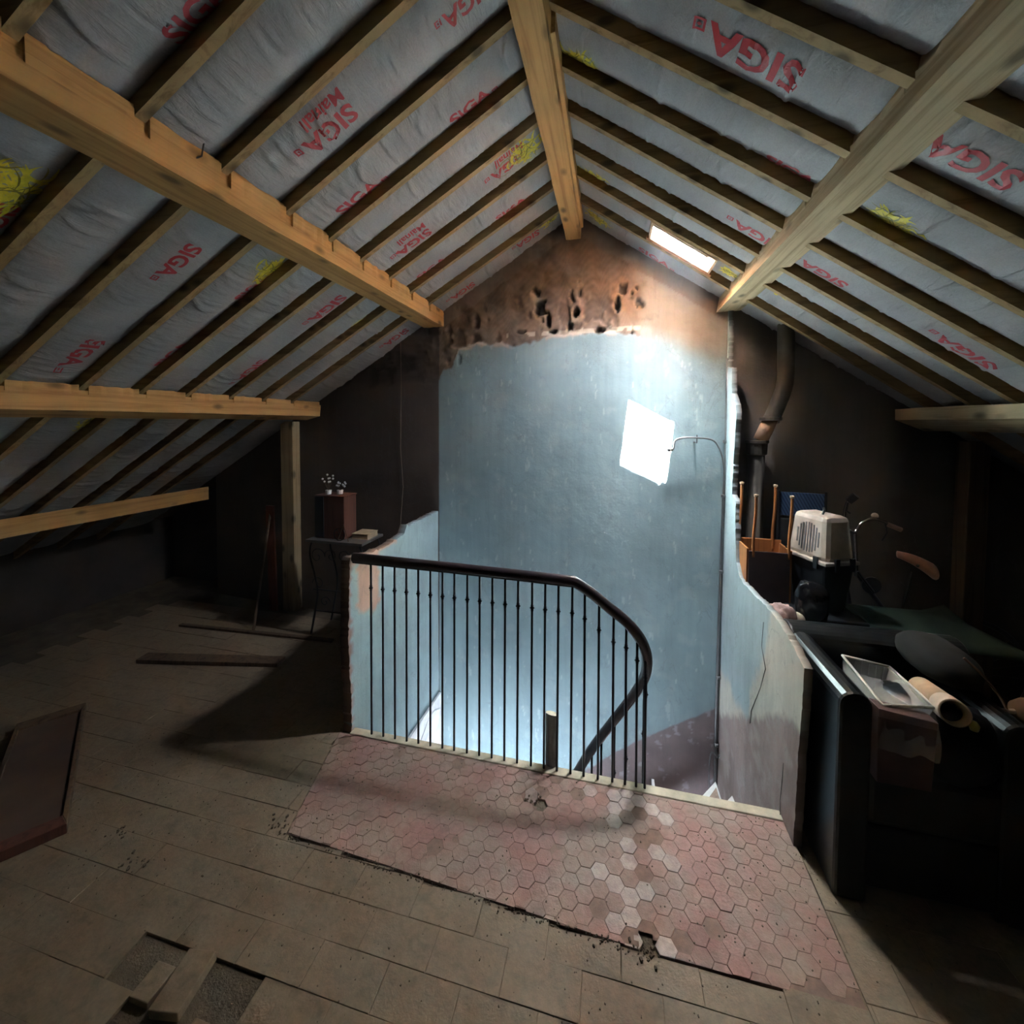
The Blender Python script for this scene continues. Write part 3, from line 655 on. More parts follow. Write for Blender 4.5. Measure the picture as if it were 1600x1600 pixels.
while x < .84:
    y = WY0 - .03 - ((HR * math.sqrt(3) / 2) if nx % 2 else 0)
    while y > FRN(x) - HR:
        P = [(x + a, y + b) for a, b in hexpoly]; n0 = area(P)
        sl = (FRN(x + .05) - FRN(x - .05)) / .1; P2 = P
        lowright = x > .56
        if not lowright: P2 = clip(P2, (x, float(FRN(x))), (-sl, 1))
        P2 = clip(P2, (0, WY0 - .05), (0, -1)) if P2 else P2
        P2 = clip(P2, (WX1 + .012, 0), (-1, 0)) if P2 else P2
        P2 = clip(P2, (-1.483, 1.96), (.967, .258)) if P2 else P2
        if len(P2) > 2 and area(P2) > .12 * n0 and not any(math.hypot(x - m[0], y - m[1]) < HR * .95 for m in missing) and not (lowright and y < FRN(x) + .02 + .05 * (x - .56)):
            hexes.append((x, y, None if area(P2) > .999 * n0 else [(a - x, b - y) for a, b in P2]))
        y -= HR * math.sqrt(3)
    x += HR * 1.5; nx += 1
hexes.sort(key=lambda p: p[0] ** 2 + p[1] ** 2)
rr = random.Random(5); rest = []
for i, (x, y, P2) in enumerate(hexes):
    worn = math.exp(-((x - .10) / .11) ** 2) * .8 > rr.random()
    z = rr.uniform(-.0012, .0004) + (rr.choice([0, .0022, -.0025]) if ((worn and rr.random() < .6) or rr.random() < .10) else 0); rt = (rr.gauss(0, .004), rr.gauss(0, .004), rr.gauss(0, .004))
    me = (hB if worn else hA) if P2 is None else tilemesh('hexagonal_tile', P2, HEXW if worn else HEXM)
    if i < 300: share('hexagonal_tile', me, (x, y, z), rt)
    else: rest.append((x, y, z, me))
if rest:
    P = [([(v.co.x + x, v.co.y + y, v.co.z + z) for v in me.vertices], [tuple(p.vertices) for p in me.polygons]) for x, y, z, me in rest]
    o = mk('hexagonal_tiles_beyond', *join(*P), HEXM, fl); o['kind'] = 'stuff'
# a loose broken tile and rubble in the gap
tl = onz(829, 1245); share('broken_tile', hB, (tl[0], tl[1], .004), (.35, -.5, .3))
# rectangular tiles
TW, TD = .25, .128
rpoly = [(-TW / 2, -TD / 2), (TW / 2, -TD / 2), (TW / 2, TD / 2), (-TW / 2, TD / 2)]
rA = tilemesh('paving_tile', rpoly, BRKM, .0008, .0016, .02)
gone = [onz(*p)[:2] for p in ((205, 1578), (352, 1528), (265, 1496))]
tiles = []; y = .62; row = 0; seam = onz(340, 1392)[0]
while y < 3.25:
    for k in range(-12, 16):
        x = seam + TW * (k + .5) + (.5 * TW * (row % 2) if k >= 0 else .35 * TW * (row % 2)) - (.35 * TW if (k == -1 and row % 2) else 0)
        w0 = TW
        if k < 0 and row % 2: x = seam + TW * (k + .5) + .5 * TW
        if x < -4.3 or x > 2.3 or (y > 1.5 and x > 1.6): continue
        P = [(x + a, y + b) for a, b in rpoly]
        if k < 0 and row % 2: P = clip(P, (seam, 0), (-1, 0))
        if k == 0 and row % 2: Q = [(seam, y - TD / 2), (seam + TW / 2, y - TD / 2), (seam + TW / 2, y + TD / 2), (seam, y + TD / 2)]; tiles.append(Q)
        if len(P) > 2: tiles.append(P)
    y += TD; row += 1
tt = []
for P in tiles:
    c = np.mean(P, 0)
    if -1.60 < c[0] + TW / 2 and c[0] - TW / 2 < WX1 + .05 and c[1] + TD / 2 > FRN(np.clip(c[0], -1.45, .8)) - .012:
        parts = []
        if c[0] > .50: parts = [clip(P, (WX1 + .014, 0), (1, 0)), clip(clip(P, (WX1 + .014, 0), (-1, 0)) or [], (0, 1.425 + .10 * max(0, c[0] - .56)), (0, -1)) if len(clip(P, (WX1 + .014, 0), (-1, 0))) > 2 else []]
        else:
            A_ = clip(P, (-1.483 - .004, 1.96), (-.967, -.258)); B_ = clip(P, (-1.483 - .004, 1.96), (.967, .258)) if c[1] < 1.6 else []
            B_ = clip(B_, (c[0], float(FRN(c[0])) - .011), (.038, -1)) if len(B_) > 2 else []
            if len(A_) > 2 and c[1] > WY0 - .15: A_ = clip(A_, (-1.50, 0), (-1, 0))
            parts = [A_, B_]
        tt += [p for p in parts if len(p) > 2 and area(p) > .0008]
    else: tt.append(P)
tt = [P for P in tt if not any(abs(np.mean(P, 0)[0] - g[0]) < TW / 2 and abs(np.mean(P, 0)[1] - g[1]) < TD / 2 for g in gone)]
tt.sort(key=lambda P: np.hypot(*np.mean(P, 0)) + (50 if np.mean(P, 0) @ CM[2][:2] < .75 else 0)); P_ = []
for i, P in enumerate(tt):
    c = np.mean(P, 0); z = rr.uniform(-.0022, .0010); full = area(P) > .999 * TW * TD
    if i < 300:
        me = rA if full else tilemesh('paving_tile', [(a - c[0], b - c[1]) for a, b in P], BRKM, .0008, .0016, .02)
        share('paving_tile', me, (c[0], c[1], z), (rr.gauss(0, .003), rr.gauss(0, .003), rr.gauss(0, .003)))
    else:
        me = tilemesh('tmp', P, BRKM, .0008, .0016, .02); P_.append(([(v.co.x, v.co.y, v.co.z + z) for v in me.vertices], [tuple(p.vertices) for p in me.polygons])); bpy.data.meshes.remove(me)
if P_: o = mk('paving_tiles_beyond', *join(*P_), BRKM, fl); o['kind'] = 'stuff'
def bed(name, inside, z, mat, x0, x1, y0, y1, st=.016):
    V, F = [], []; ids = {}
    def vid(i, j):
        if (i, j) not in ids: ids[(i, j)] = len(V); V.append((x0 + i * st, y0 + j * st, z + .0012 * (float(vnoise(np.array([i * .35]), np.array([j * .35]), 3, 2)[0]) - .5)))
        return ids[(i, j)]
    for i in range(int((x1 - x0) / st)):
        for j in range(int((y1 - y0) / st)):
            if inside(x0 + (i + .5) * st, y0 + (j + .5) * st): F.append((vid(i, j), vid(i + 1, j), vid(i + 1, j + 1), vid(i, j + 1)))
    o = mk(name, V, F, mat, fl); o['kind'] = 'stuff'; return o
inhex = lambda x, y: WY0 - .05 > y > FRN(x) + .004 and x < .79 and (x + 1.483) * .967 + (y - 1.96) * .258 > 0
bed('tile_grout', lambda x, y: inhex(x, y) and not any(math.hypot(x - m[0], y - m[1]) < HR * .9 for m in missing), -.0016, plain('reddish_grout_dust', (.22, .14, .11), .95, sc=30), -1.5, .80, 1.40, WY0)
bed('joint_dust', lambda x, y: not (inhex(x, y - .012) or inhex(x, y + .012) or (-1.5 < x < .83 and y > 1.6)) and abs(y - FRN(np.clip(x, -1.4, .8))) > (.014 if -1.45 < x < .79 else 0) and not any(abs(x - g[0]) < TW * .8 and abs(y - g[1]) < TD * .8 for g in gone), -.0030, plain('brown_joint_dust', (.20, .145, .095), .95, sc=30), -4.2, 1.6, .7, 3.2, .02)
# loose paving bricks at the front left
def lying(name, pa, pb, w, h, lift, tilt, mat, label, cat, grp=None):
    a, b = onz(*pa), onz(*pb); d = Vector(b - a); L = d.length; d.normalize(); s = d.cross(Vector((0, 0, 1)))
    c = (Vector(a) + Vector(b)) / 2 + Vector((0, 0, lift + h / 2)); az = (Vector((0, 0, 1)) + s * tilt).normalized()
    v, f = obox(c, d * L, s * w, az * h); return tag(mk(name, v, f, mat, bevel=.003), label, cat, grp)
lying('loose_brick', (318, 1498), (255, 1598), .095, .03, .004, .10, BRKM, 'loose flat brick lifted out of the dusty floor at the front left', 'brick', 'loose bricks at the front left')
lying('loose_brick', (262, 1512), (215, 1570), .075, .022, -.006, -.04, BRKM, 'second loose brick sunk beside the lifted one, nearer the left edge', 'brick', 'loose bricks at the front left')
# nosing along the stairwell
box('trim_1', WX0, WX1 + .02, WY0 - .048, WY0 + .004, -.03, .004, CURBM, bevel=.004)['kind'] = 'structure'
box('trim_2', WX0, WX1, WY0 - .02, WY0 - .004, -.45, -.03, WHITE, bevel=.002)['kind'] = 'structure'
# rubble and grit: stuff on the floor
P = []
for i in range(1500):
    if i < 260:
        X = rr.uniform(-1.4, .15); Y = float(FRN(X)) - .012 + rr.gauss(0, .008); s = rr.uniform(.002, .007)
    elif i < 330: c = onz(*rr.choice([(440, 1285), (1005, 1490), (838, 1250), (190, 1300), (215, 1350)])); X, Y = c[0] + rr.gauss(0, .03), c[1] + rr.gauss(0, .02); s = rr.uniform(.003, .012)
    else:
        X = rr.uniform(-2.6, 1.3); Y = rr.uniform(1.0, 2.05); s = rr.uniform(.0015, .005)
    a = rr.uniform(0, 6); P.append(obox((X, Y, s * .3), (s * math.cos(a), s * math.sin(a), s * .2), (-s * .7 * math.sin(a), s * .7 * math.cos(a), 0), (0, s * .3, s * .6)))
o = mk('floor_grit', *join(*P), DUST, fl, origin=(0, 0, 0)); o['kind'] = 'stuff'

# ================================================================== STAIR below the floor edge
st = thing('staircase', (.4, 2.6, -1.4), 'red-tiled winding stair seen just below the floor edge beside the right wall', 'stairs')
def step(px_z, pts):
    z = px_z; v, f = prism([(x, y, z) for x, y in pts], (0, 0, -.04)); s = mk('tread', v, f, HEXM, st); return s
# winders climbing clockwise to the landing at the right
def wtri(px, z, inner):
    P = [onz(x, y, z) for x, y in px]; v, f = prism([tuple(p) for p in P], (0, 0, -.05)); mk('nosing', v, f, WHITE, st)
    if inner: v, f = prism([tuple(p + np.array([0, 0, .003])) for p in [onz(x, y, z) for x, y in inner]], (0, 0, -.02)); mk('tread', v, f, HEXM, st)
wtri(((1118, 1221), (1084, 1258), (1136, 1275)), -.18, ((1119, 1231), (1102, 1255), (1128, 1262)))
wtri(((1144, 1243), (1120, 1268), (1156, 1272)), -.12, None)
for i in range(7):
    x1 = .34 - i * .22; z = -1.05 - i * .16; v, f = bx(x1 - .24, x1, 2.42, 3.22, z - .04, z); mk('tread', v, f, HEXM, st)
    v, f = bx(x1 - .01, x1 + .01, 2.42, 3.22, z - .0, z + .16); mk('riser', v, f, WHITE, st)
v, f = prism([onx(x, y, -1.44) for x, y in ((636, 1154), (688, 1078), (688, 1180), (636, 1200))], (.02, 0, 0)); mk('string_board', v, f, WHITE, st, bevel=.003)
v, f = tube([onx(x, y, -1.418) for x, y in ((655, 1165), (672, 1118), (680, 1110), (687, 1108))], .006, 6); mk('string_moulding', v, f, WHITE, st)
v, f = prism([(.34, 2.40, -.9), (-1.2, 2.40, -2.05), (-1.2, 2.40, -2.25), (.34, 2.40, -1.1)], (0, .03, 0)); mk('string_board', v, f, OLDW, st)

# ================================================================== BALUSTRADE
bal = thing('balustrade', (-.4, 2.09, 0), 'black iron stair balustrade with thin bars and a dark curved handrail', 'railing')
topP = [at(552, 871, 2.09), at(700, 886, 2.09), at(800, 897, 2.09), at(878, 906, 2.09), at(897, 908, 2.09)]
desc = [at(897, 908, 2.09), at(922, 925, 2.09), at(950, 948, 2.09), at(975, 968, 2.09), at(995, 990, 2.095), at(1007, 1012, 2.11), at(1011, 1035, 2.14), at(1007, 1058, 2.19), at(993, 1082, 2.24), at(975, 1106, 2.28), at(950, 1137, 2.32), at(925, 1170, 2.35), at(903, 1205, 2.37), at(880, 1240, 2.39)]
path = [Vector(p) for p in topP[:-1]] + smoothpath(desc, 5)
v, f = tube(path, .022, 14, rz=.027); mk('handrail', v, f, RAILM, bal, smooth=True)
v, f = tube([p - Vector((0, 0, .028)) for p in path], .011, 8, rz=.004); mk('rail_flat', v, f, IRON, bal)
def railz(X, ret=False):
    S = path if not ret else path[::-1]
    for a, b in zip(S, S[1:]):
        if min(a.x, b.x) <= X <= max(a.x, b.x): t = (X - a.x) / (b.x - a.x + 1e-9); return a + (b - a) * t
    return None
def bar(X, Yb, zb, top, nodez):
    p0, p1 = Vector((X, Yb, zb)), Vector(top); nd = p0 + (p1 - p0) * ((nodez - zb) / (p1.z - zb))
    b = mk('baluster', *tube([p0, p1], .0062, 8), IRON, bal, smooth=True, origin=tuple(p0))
    v, f = lathe(nd, [(.004, -.016), (.009, -.013), (.0065, -.008), (.013, 0), (.0065, .008), (.009, .013), (.004, .016)], 10); mk('collar', v, f, IRON, b, smooth=True)
for i, cx in enumerate([186, 231, 276, 321, 366, 412, 458, 503, 552, 599, 647, 695, 744, 797, 846, 896, 948, 998, 1052, 1107, 1155, 1197, 1230]):
    bxp = 500 + cx / 2.4242; byp = 1148 + (bxp - 545) * .188 - 1; p = onz(bxp, byp); X = p[0]
    t = railz(X - (.004 if i > 16 else 0)); nz = t.z - .165 - (.0 if i < 17 else -.01)
    if i > 19: nz = t.z - .13
    bar(X, 2.083, -.01, (t.x, t.y - (0 if i < 18 else 0), t.z - .02), nz)
for i, px in enumerate((1236, 1228, 1157, 1110, 1068, 1027)):
    bxp = 500 + px / 2.4242; best = min(path[len(path) // 2:], key=lambda q: abs((lambda c: FPX * c[0] / c[2] + PCX)(CM @ (np.array(q) - C0)) - bxp) + (0 if q.y > 2.13 else 1000))
    bar(best.x, best.y, best.z - .75, best, best.z - .30 if i else best.z - .12)
# grey tube standing at the edge
c = onz(861, 1197); r_ = .034
V, F = [], []
for k in range(24):
    a = 2 * math.pi * k / 24; dx, dy = r_ * math.cos(a), r_ * math.sin(a)
    V += [(c[0] + dx, 2.13 + dy, -.3), (c[0] + dx, 2.13 + dy, .268 - dy * .35 - dx * .12)]
for k in range(24): a, b = 2 * k, 2 * ((k + 1) % 24); F.append((a, b, b + 1, a + 1))
F.append(tuple(range(0, 48, 2)))
ct = tag(mk('post_stub', V, F, GREYT, smooth=False), 'short grey round post with a pale slanted cut top behind the balusters', 'post')
V2 = [V[i] for i in range(1, 48, 2)]; V2 = [(c[0] + (x - c[0]) * .97, 2.13 + (y - 2.13) * .97, z + .0015) for x, y, z in V2]; mk('cut_top', V2, [tuple(range(24))], CARD if False else CURBM, ct)

# ================================================================== PIPES on the gable
wp = thing('water_pipe', (.77, 3.16, -.8), 'thin grey pipe running down the right corner of the blue wall', 'pipe')
pth = [gab(1137, 560, .02), gab(1137, 660, .02), gab(1131, 775, .02), gab(1124, 960, .02), gab(1119, 1120, .02), gab(1117, 1235, .02)]
mk('riser', *tube(pth, .011, 8), PIPEG, wp, smooth=True)
pth = smoothpath([gab(1132, 1150, .05), gab(1128, 1165, .05), gab(1122, 1185, .05), gab(1112, 1175, .05), gab(1108, 1200, .05), gab(1108, 1232, .05)], 4); mk('branch', *tube(pth, .005, 6), PIPEG, wp, smooth=True)
for y in (775, 893, 1058, 1163, 690): q = gab(1131 - (y - 775) * .03, y, .022); v, f = lathe(q, [(.011, -.012), (.018, -.008), (.018, .008), (.011, .012)], 10); mk('pipe_clip', v, f, PIPEG, wp)
bp = thing('branch_pipe', (.6, 3.1, 1.6), 'thin bent pipe standing off the blue wall beside the bright sun patch', 'pipe')
pth = smoothpath([gab(1049, 702, .10), gab(1053, 700, .11), gab(1055, 689, .11), gab(1068, 684, .11), gab(1090, 684, .11), gab(1112, 687, .10), gab(1122, 697, .08), gab(1129, 716, .05), gab(1132, 745, .03), gab(1131, 800, .03)], 4)
mk('pipe_run', *tube(pth, .0065, 8), PIPEG, bp, smooth=True)
a = gab(1089, 684, .11); mk('bracket', *tube([a + np.array([0, 0, .02]), a - np.array([0, 0, .035]), a + np.array([0, .12, -.035])], .004, 6), IRON, bp)
v, f = lathe(gab(1047, 703, .10), [(.004, -.02), (.012, -.02), (.012, 0), (.007, .005), (.007, .02)], 8, 'x'); mk('tap_end', v, f, PIPEG, bp)
fp = thing('flue_pipe', (1.0, 3.05, .0), 'dark bent flue pipe with a clay joint on the smoky wall right of the stairwell', 'flue')
up_ = smoothpath([gab(1228, 500, .12), gab(1228, 560, .12), gab(1226, 600, .12), gab(1214, 635, .12), gab(1205, 655, .12)], 5); mk('upper_pipe', *tube(up_, .048, 16), PIPEM, fp, smooth=True)
mk('clay_joint', *tube([gab(1208, 648, .12), gab(1198, 668, .12), gab(1188, 688, .12)], [.040, .045, .043], 14), CLAY, fp, smooth=True)
q = gab(1182, 700, .12); v, f = lathe(q, [(.045, -.05), (.062, -.04), (.064, .03), (.072, .035), (.072, .05), (.05, .052)], 18); mk('socket', v, f, PIPEM, fp)
mk('lower_pipe', *tube([q - np.array([0, 0, .03]), (q[0], q[1], 0.0)], .050, 16), PIPEM, fp, smooth=True)
v, f = lathe(gab(1204, 655, .12), [(.048, -.012), (.066, -.008), (.066, .012), (.048, .016)], 16); mk('pipe_band', v, f, PIPEM, fp)
v, f = tube([gab(1215, 650, .16), gab(1214, 658, .10)], .02, 8); mk('band_bolt', v, f, IRON, fp)

# ================================================================== LEFT SIDE
pt = gab(450, 660, .08); z1 = roofz(pt[0] + 0) + .0
tag(box('wooden_post', pt[0] - .07, pt[0] + .065, gy(pt[0]) - .10, gy(pt[0]) - .005, -.012, 1.80, POSTW, bevel=.004), 'upright wooden post under the end of the lower left purlin', 'post')
a = gab(428, 965, .15); b = gab(422, 790, .06)
v, f = obox((Vector(a) + Vector(b)) / 2 + Vector((0, 0, 0)), Vector((.085, 0, 0)), Vector((0, .02, 0)), Vector(b) - Vector(a)); V_ = [p if p.z > -.01 else Vector((p.x, p.y, 0)) for p in v]
tag(mk('leaning_board', V_, f, REDW), 'narrow red-brown board leaning against the wall beside the post', 'board')
a = onz(430, 975); b = gab(430, 820, .1)
mk_ = tag(mk('leaning_stick', *tube([onz(396, 985, .01), gab(424, 790, .03)], .011, 6), OLDW), 'thin dark stick leaning against the wall left of the red board', 'stick')
a, b = onz(220, 1033), onz(440, 1037)
pk = lying('old_plank', (222, 1031), (440, 1037), .10, .03, 0, .0, OLDW, 'charred dark plank lying alone on the dusty left floor', 'plank')
lying('long_batten', (282, 978), (520, 1003), .035, .02, 0, 0, OLDW, 'long thin batten lying in front of the post and the plant table', 'batten')
# dark framed panel on the floor, far left
c1, c0, c2 = Vector(onz(105, 1302)), Vector(onz(135, 1108)), Vector(onz(-60, 1375))
c3 = c0 + (c2 - c1); up = Vector((0, 0, .045)); ctr = (c0 + c1 + c2 + c3) / 4
fpn = thing('framed_panel', (ctr.x, ctr.y, 0), 'large dark wooden framed panel lying flat at the left edge of the picture', 'panel')
def ins(c, k): return c + (ctr - c) * k
Q = [c0, c1, c2, c3]; v, f = prism([ins(c, .04) for c in Q], (0, 0, .03)); mk('panel_board', v, f, plain('worn_brown_board', (.10, .065, .05), .7, sc=5), fpn)
for i in range(4):
    a, b = Q[i], Q[(i + 1) % 4]; v, f = prism([a, b, ins(b, .13), ins(a, .13)], up); mk('frame_rail', v, f, BOXW if i == 1 else OLDW, fpn, bevel=.003)

# wrought-iron plant table
tb = thing('iron_table', (-2.25, 3.05, 0), 'small wrought-iron table with scrolls against the dark left wall', 'table')
x0, x1, y0, y1, zt = -2.46, -1.93, 2.93, 3.25, .80
box('table_top', x0, x1, y0, y1, zt, zt + .022, plain('dark_stone_top', (.10, .095, .09), .5), tb, bevel=.003)
for x in (x0 + .04, x1 - .04):
    for y in (y0 + .03, y1 - .03):
        s = 1 if x < -2.2 else -1
        p = smoothpath([(x, y, zt), (x - s * .02, y, zt - .12), (x + s * .05, y, zt - .4), (x + s * .01, y, .15), (x - s * .02, y, .012)], 5); mk('leg', *tube(p, .009, 7), IRON, tb, smooth=True)
def scroll(cx, y, cz, r, sg):
    return tube([(cx + sg * r * (1 - t) * math.cos(t * 9), y, cz + r * (1 - t) * math.sin(t * 9)) for t in np.linspace(0, .85, 26)], .004, 5)
for cx, cz, r, sg in ((-2.37, .68, .075, 1), (-2.24, .69, .06, -1), (-2.12, .69, .06, 1), (-2.02, .67, .07, -1), (-2.36, .45, .06, -1), (-2.30, .30, .05, 1)):
    mk('scroll', *scroll(cx, y0 + .03, cz, r, sg), IRON, tb, smooth=True)
for z in (.40, .22): mk('stretcher', *tube([(x0 + .05, y0 + .03, z), (x1 - .05, y0 + .03, z)], .006, 6), IRON, tb)
bxk = thing('wooden_box', (-2.28, 3.09, zt + .022), 'tall dark box with a red-brown side standing on the iron table', 'box')
box('body', -2.41, -2.14, 3.0, 3.17, zt + .022, zt + .38, BOXW, bxk, bevel=.004); box('front_panel', -2.415, -2.33, 2.992, 3.0, zt + .03, zt + .375, BLACKP, bxk, bevel=.001)
box('lid', -2.415, -2.135, 2.995, 3.175, zt + .375, zt + .385, BOXW, bxk, bevel=.003)
def flower(c, h, n, s, label):
    t = thing('dried_flower_pot', c, label, 'flowers', 'flower pots on the wooden box'); v, f = lathe(c, [(.001, 0), (.022, 0), (.026, .035), (.022, .035), (.02, .028)], 10); mk('pot', v, f, WHITE, t)
    r = random.Random(s); P, S = [], []
    for i in range(n):
        tip = Vector(c) + Vector((r.gauss(0, .022), r.gauss(0, .015), h * r.uniform(.6, 1))); S.append(tube([Vector(c) + Vector((0, 0, .03)), tip], .0015, 4)); P.append(lathe(tip, [(.001, -.009), (.008, -.004), (.010, .003), (.001, .010)], 6))
    mk('stems', *join(*S), OLDW, t)['kind'] = 'stuff'; mk('blossoms', *join(*P), WHITE, t)['kind'] = 'stuff'
flower((-2.33, 3.06, zt + .385), .17, 9, 1, 'small white pot of tall dried flowers on the box, left one')
flower((-2.24, 3.09, zt + .385), .11, 12, 2, 'small white pot of pale bushy flowers on the box, right one')
bk = thing('book', (-2.03, 3.12, zt + .022), 'thick pale paperback lying on the right end of the iron table', 'book')
box('pages', -2.10, -1.955, 3.05, 3.20, zt + .025, zt + .062, PAPER, bk, bevel=.001); box('cover', -2.103, -1.95, 3.047, 3.203, zt + .062, zt + .066, PAPER, bk, bevel=.001); box('cover', -2.103, -1.95, 3.047, 3.203, zt + .022, zt + .026, PAPER, bk, bevel=.001)
wh = thing('small_wheel_frame', (-2.16, 2.97, zt + .022), 'small dark spoked wheel ornament on the table in front of the box', 'ornament')
mk('rim', *tube([(-2.16 + .05 * math.cos(a), 2.965, zt + .075 + .05 * math.sin(a)) for a in np.linspace(0, 6.283, 21)], .004, 6), IRON, wh)
for a in np.linspace(0, math.pi, 4)[:-1]: mk('spoke', *tube([(-2.16 + .05 * math.cos(a), 2.965, zt + .075 + .05 * math.sin(a)), (-2.16 - .05 * math.cos(a), 2.965, zt + .075 - .05 * math.sin(a))], .002, 5), IRON, wh)
for e in (-.05, .05): mk('strut', *tube([(-2.12, 2.965, zt + .16), (-2.12 + e, 2.955, zt + .024)], .003, 5), OLDW, wh)
sg = [gab(x, y, .012) for x, y in ((626, 535), (627, 600), (626, 700), (630, 760), (625, 830))]
tag(mk('hanging_string', *tube(sg, .0018, 5), plain('pale_string', (.30, .22, .16), .9)), 'thin pale string hanging down the dark wall left of the blue plaster', 'string')

# ================================================================== RIGHT SIDE
# black leather armchair, boxy
ac = thing('armchair', (1.12, 2.05, 0), 'big boxy black leather armchair heaped with things at the right of the landing', 'armchair')
def arm(x0, x1, y0, y1, h, nm='armrest'):
    n = 10; prof = [(x0, 0)] + [(x0 + (x1 - x0) * (.5 - .5 * math.cos(a)), h - .05 + .05 * math.sin(a)) for a in np.linspace(0, math.pi, n)] + [(x1, 0)]
    V = [(x, y, z) for y in (y0, y1) for x, z in prof]; m = len(prof)
    F = [tuple(range(m)), tuple(range(m, 2 * m))] + [(k, (k + 1) % m, m + (k + 1) % m, m + k) for k in range(m)]
    return mk(nm, V, F, BLACKL, ac, bevel=.012)
arm(.845, .955, 1.765, 2.38, .80); arm(1.37, 1.47, 1.80, 2.38, .74)
V = []; m = 12; prof = [(2.22, 0)] + [(2.22 + .16 * (.5 - .5 * math.cos(a)), .77 + .05 * math.sin(a)) for a in np.linspace(0, math.pi, m)] + [(2.38, 0)]; m = len(prof)
V = [(x, y, z) for x in (.86, 1.56) for y, z in prof]; F = [tuple(range(m)), tuple(range(m, 2 * m))] + [(k, (k + 1) % m, m + (k + 1) % m, m + k) for k in range(m)]; mk('backrest', V, F, BLACKL, ac, bevel=.01)
box('seat_cushion', .95, 1.375, 1.79, 2.24, .28, .50, BLACKL, ac, bevel=.03); box('base', .95, 1.375, 1.80, 2.24, .03, .28, BLACKL, ac, bevel=.01)
for x in (.87, 1.43):
    for y in (1.82, 2.34): box('foot', x - .02, x + .03, y - .02, y + .02, 0, .03, BLACKP, ac, bevel=.002)
def wedge(name, px, Y0, Y1, mat, label, cat): pass
# dark full bag on the seat
def blob(name, c, r3, mat, seed, parent=None, nz=.18, **k):
    bm = bmesh.new(); bmesh.ops.create_icosphere(bm, subdivisions=4, radius=1); V = np.array([v.co[:] for v in bm.verts]); F = [tuple(v.index for v in f.verts) for f in bm.faces]; bm.free()
    n = vnoise(V[:, 0] * 2.4 + 9 + V[:, 2], V[:, 1] * 2.4 + 9 - V[:, 2] * 1.3, seed, 4); q = np.sign(V) * np.abs(V) ** .8; q = q * (1 + nz * (n[:, None] - .5) * 2)
    q = q * np.array(r3) + np.array(c); q[:, 2] = np.maximum(q[:, 2], c[2] - r3[2] * .95); return mk(name, q, F, mat, parent, smooth=True, **k)
tag(blob('black_bag', (1.24, 2.0, .60), (.13, .16, .11), BLACKP, 4), 'shiny black full bag sitting on the armchair seat behind the carton', 'bag')
o = blob('grey_cushion', (1.37, 2.12, .80), (.10, .17, .07), plain('grey_velvet', (.022, .021, .02), .9), 6, nz=.08); tag(o, 'rounded grey cushion leaning on the right arm of the armchair', 'cushion'); 
# carton
cr = thing('carton', (1.03, 1.75, .50), 'flat purple-brown carton standing at the front of the armchair under clear plastic', 'carton')
P = [at(x, y, 1.735) for x, y in ((1372, 1106), (1466, 1130), (1456, 1238), (1370, 1222))]; v, f = prism([tuple(p) for p in P], (0, .05, 0)); mk('body', v, f, KRAFT, cr, bevel=.002)
v, f = prism([tuple(at(x, y, 1.733)) for x, y in ((1373, 1107), (1466, 1131), (1465, 1142), (1373, 1120))], (0, .06, .0)); mk('flap', v, f, plain('lilac_carton_edge', (.20, .13, .15), .7), cr)
# clear plastic storage tray lying on top
ty = thing('plastic_tray', (1.1, 1.95, .68), 'clear shallow plastic storage tray tilted on top of the armchair pile', 'tray')
A_, B_, C_, D_ = [Vector(q) for q in (at(1316, 1024, 2.15), at(1390, 1042, 2.18), at(1462, 1106, 1.80), at(1380, 1102, 1.76))]
nrm = (B_ - A_).cross(D_ - A_).normalized(); nrm = -nrm if nrm.z < 0 else nrm; cc_ = (A_ + B_ + C_ + D_) / 4
lo = [p + (cc_ - p) * .10 - nrm * .06 for p in (A_, B_, C_, D_)]; hi = [A_, B_, C_, D_]
V = hi + lo; F = [(4, 5, 6, 7)] + [(i, (i + 1) % 4, 4 + (i + 1) % 4, 4 + i) for i in range(4)]; o = mk('tray_body', V, F, CLEAR, ty); s_ = o.modifiers.new('s', 'SOLIDIFY'); s_.thickness = .003
for i in range(4):
    mk('rim', *tube([hi[i], hi[(i + 1) % 4]], .0055, 6), plain('frosted_rim', (.50, .47, .43), .3, 0, .6), ty, smooth=True)
mk('wire_rack', *join(*[tube([hi[0].lerp(hi[1], t) - nrm * .005, lo[0].lerp(lo[1], t)], .002, 4) for t in np.linspace(.1, .9, 6)]), CHROME, ty)['kind'] = 'stuff'
bmv, bmf = [], []
N = 14
for i in range(N + 1):
    for j in range(N + 1):
        u, v_ = i / N, j / N; p = D_.lerp(C_, u); q = Vector(at(1368 + 100 * u, 1170 + 20 * u, 1.722)); pp = p.lerp(q, v_) + Vector((0, -.012 * math.sin(v_ * 3) - .006 * math.sin(u * 17 + v_ * 5), .006 * math.sin(u * 11))); bmv.append(pp)
        if i and j: a = i * (N + 1) + j; bmf.append((a, a - 1, a - N - 2, a - N - 1))
o = tag(mk('clear_sheet', bmv, bmf, CLEAR, smooth=True), 'crumpled clear plastic sheet hanging over the carton front', 'plastic sheet')
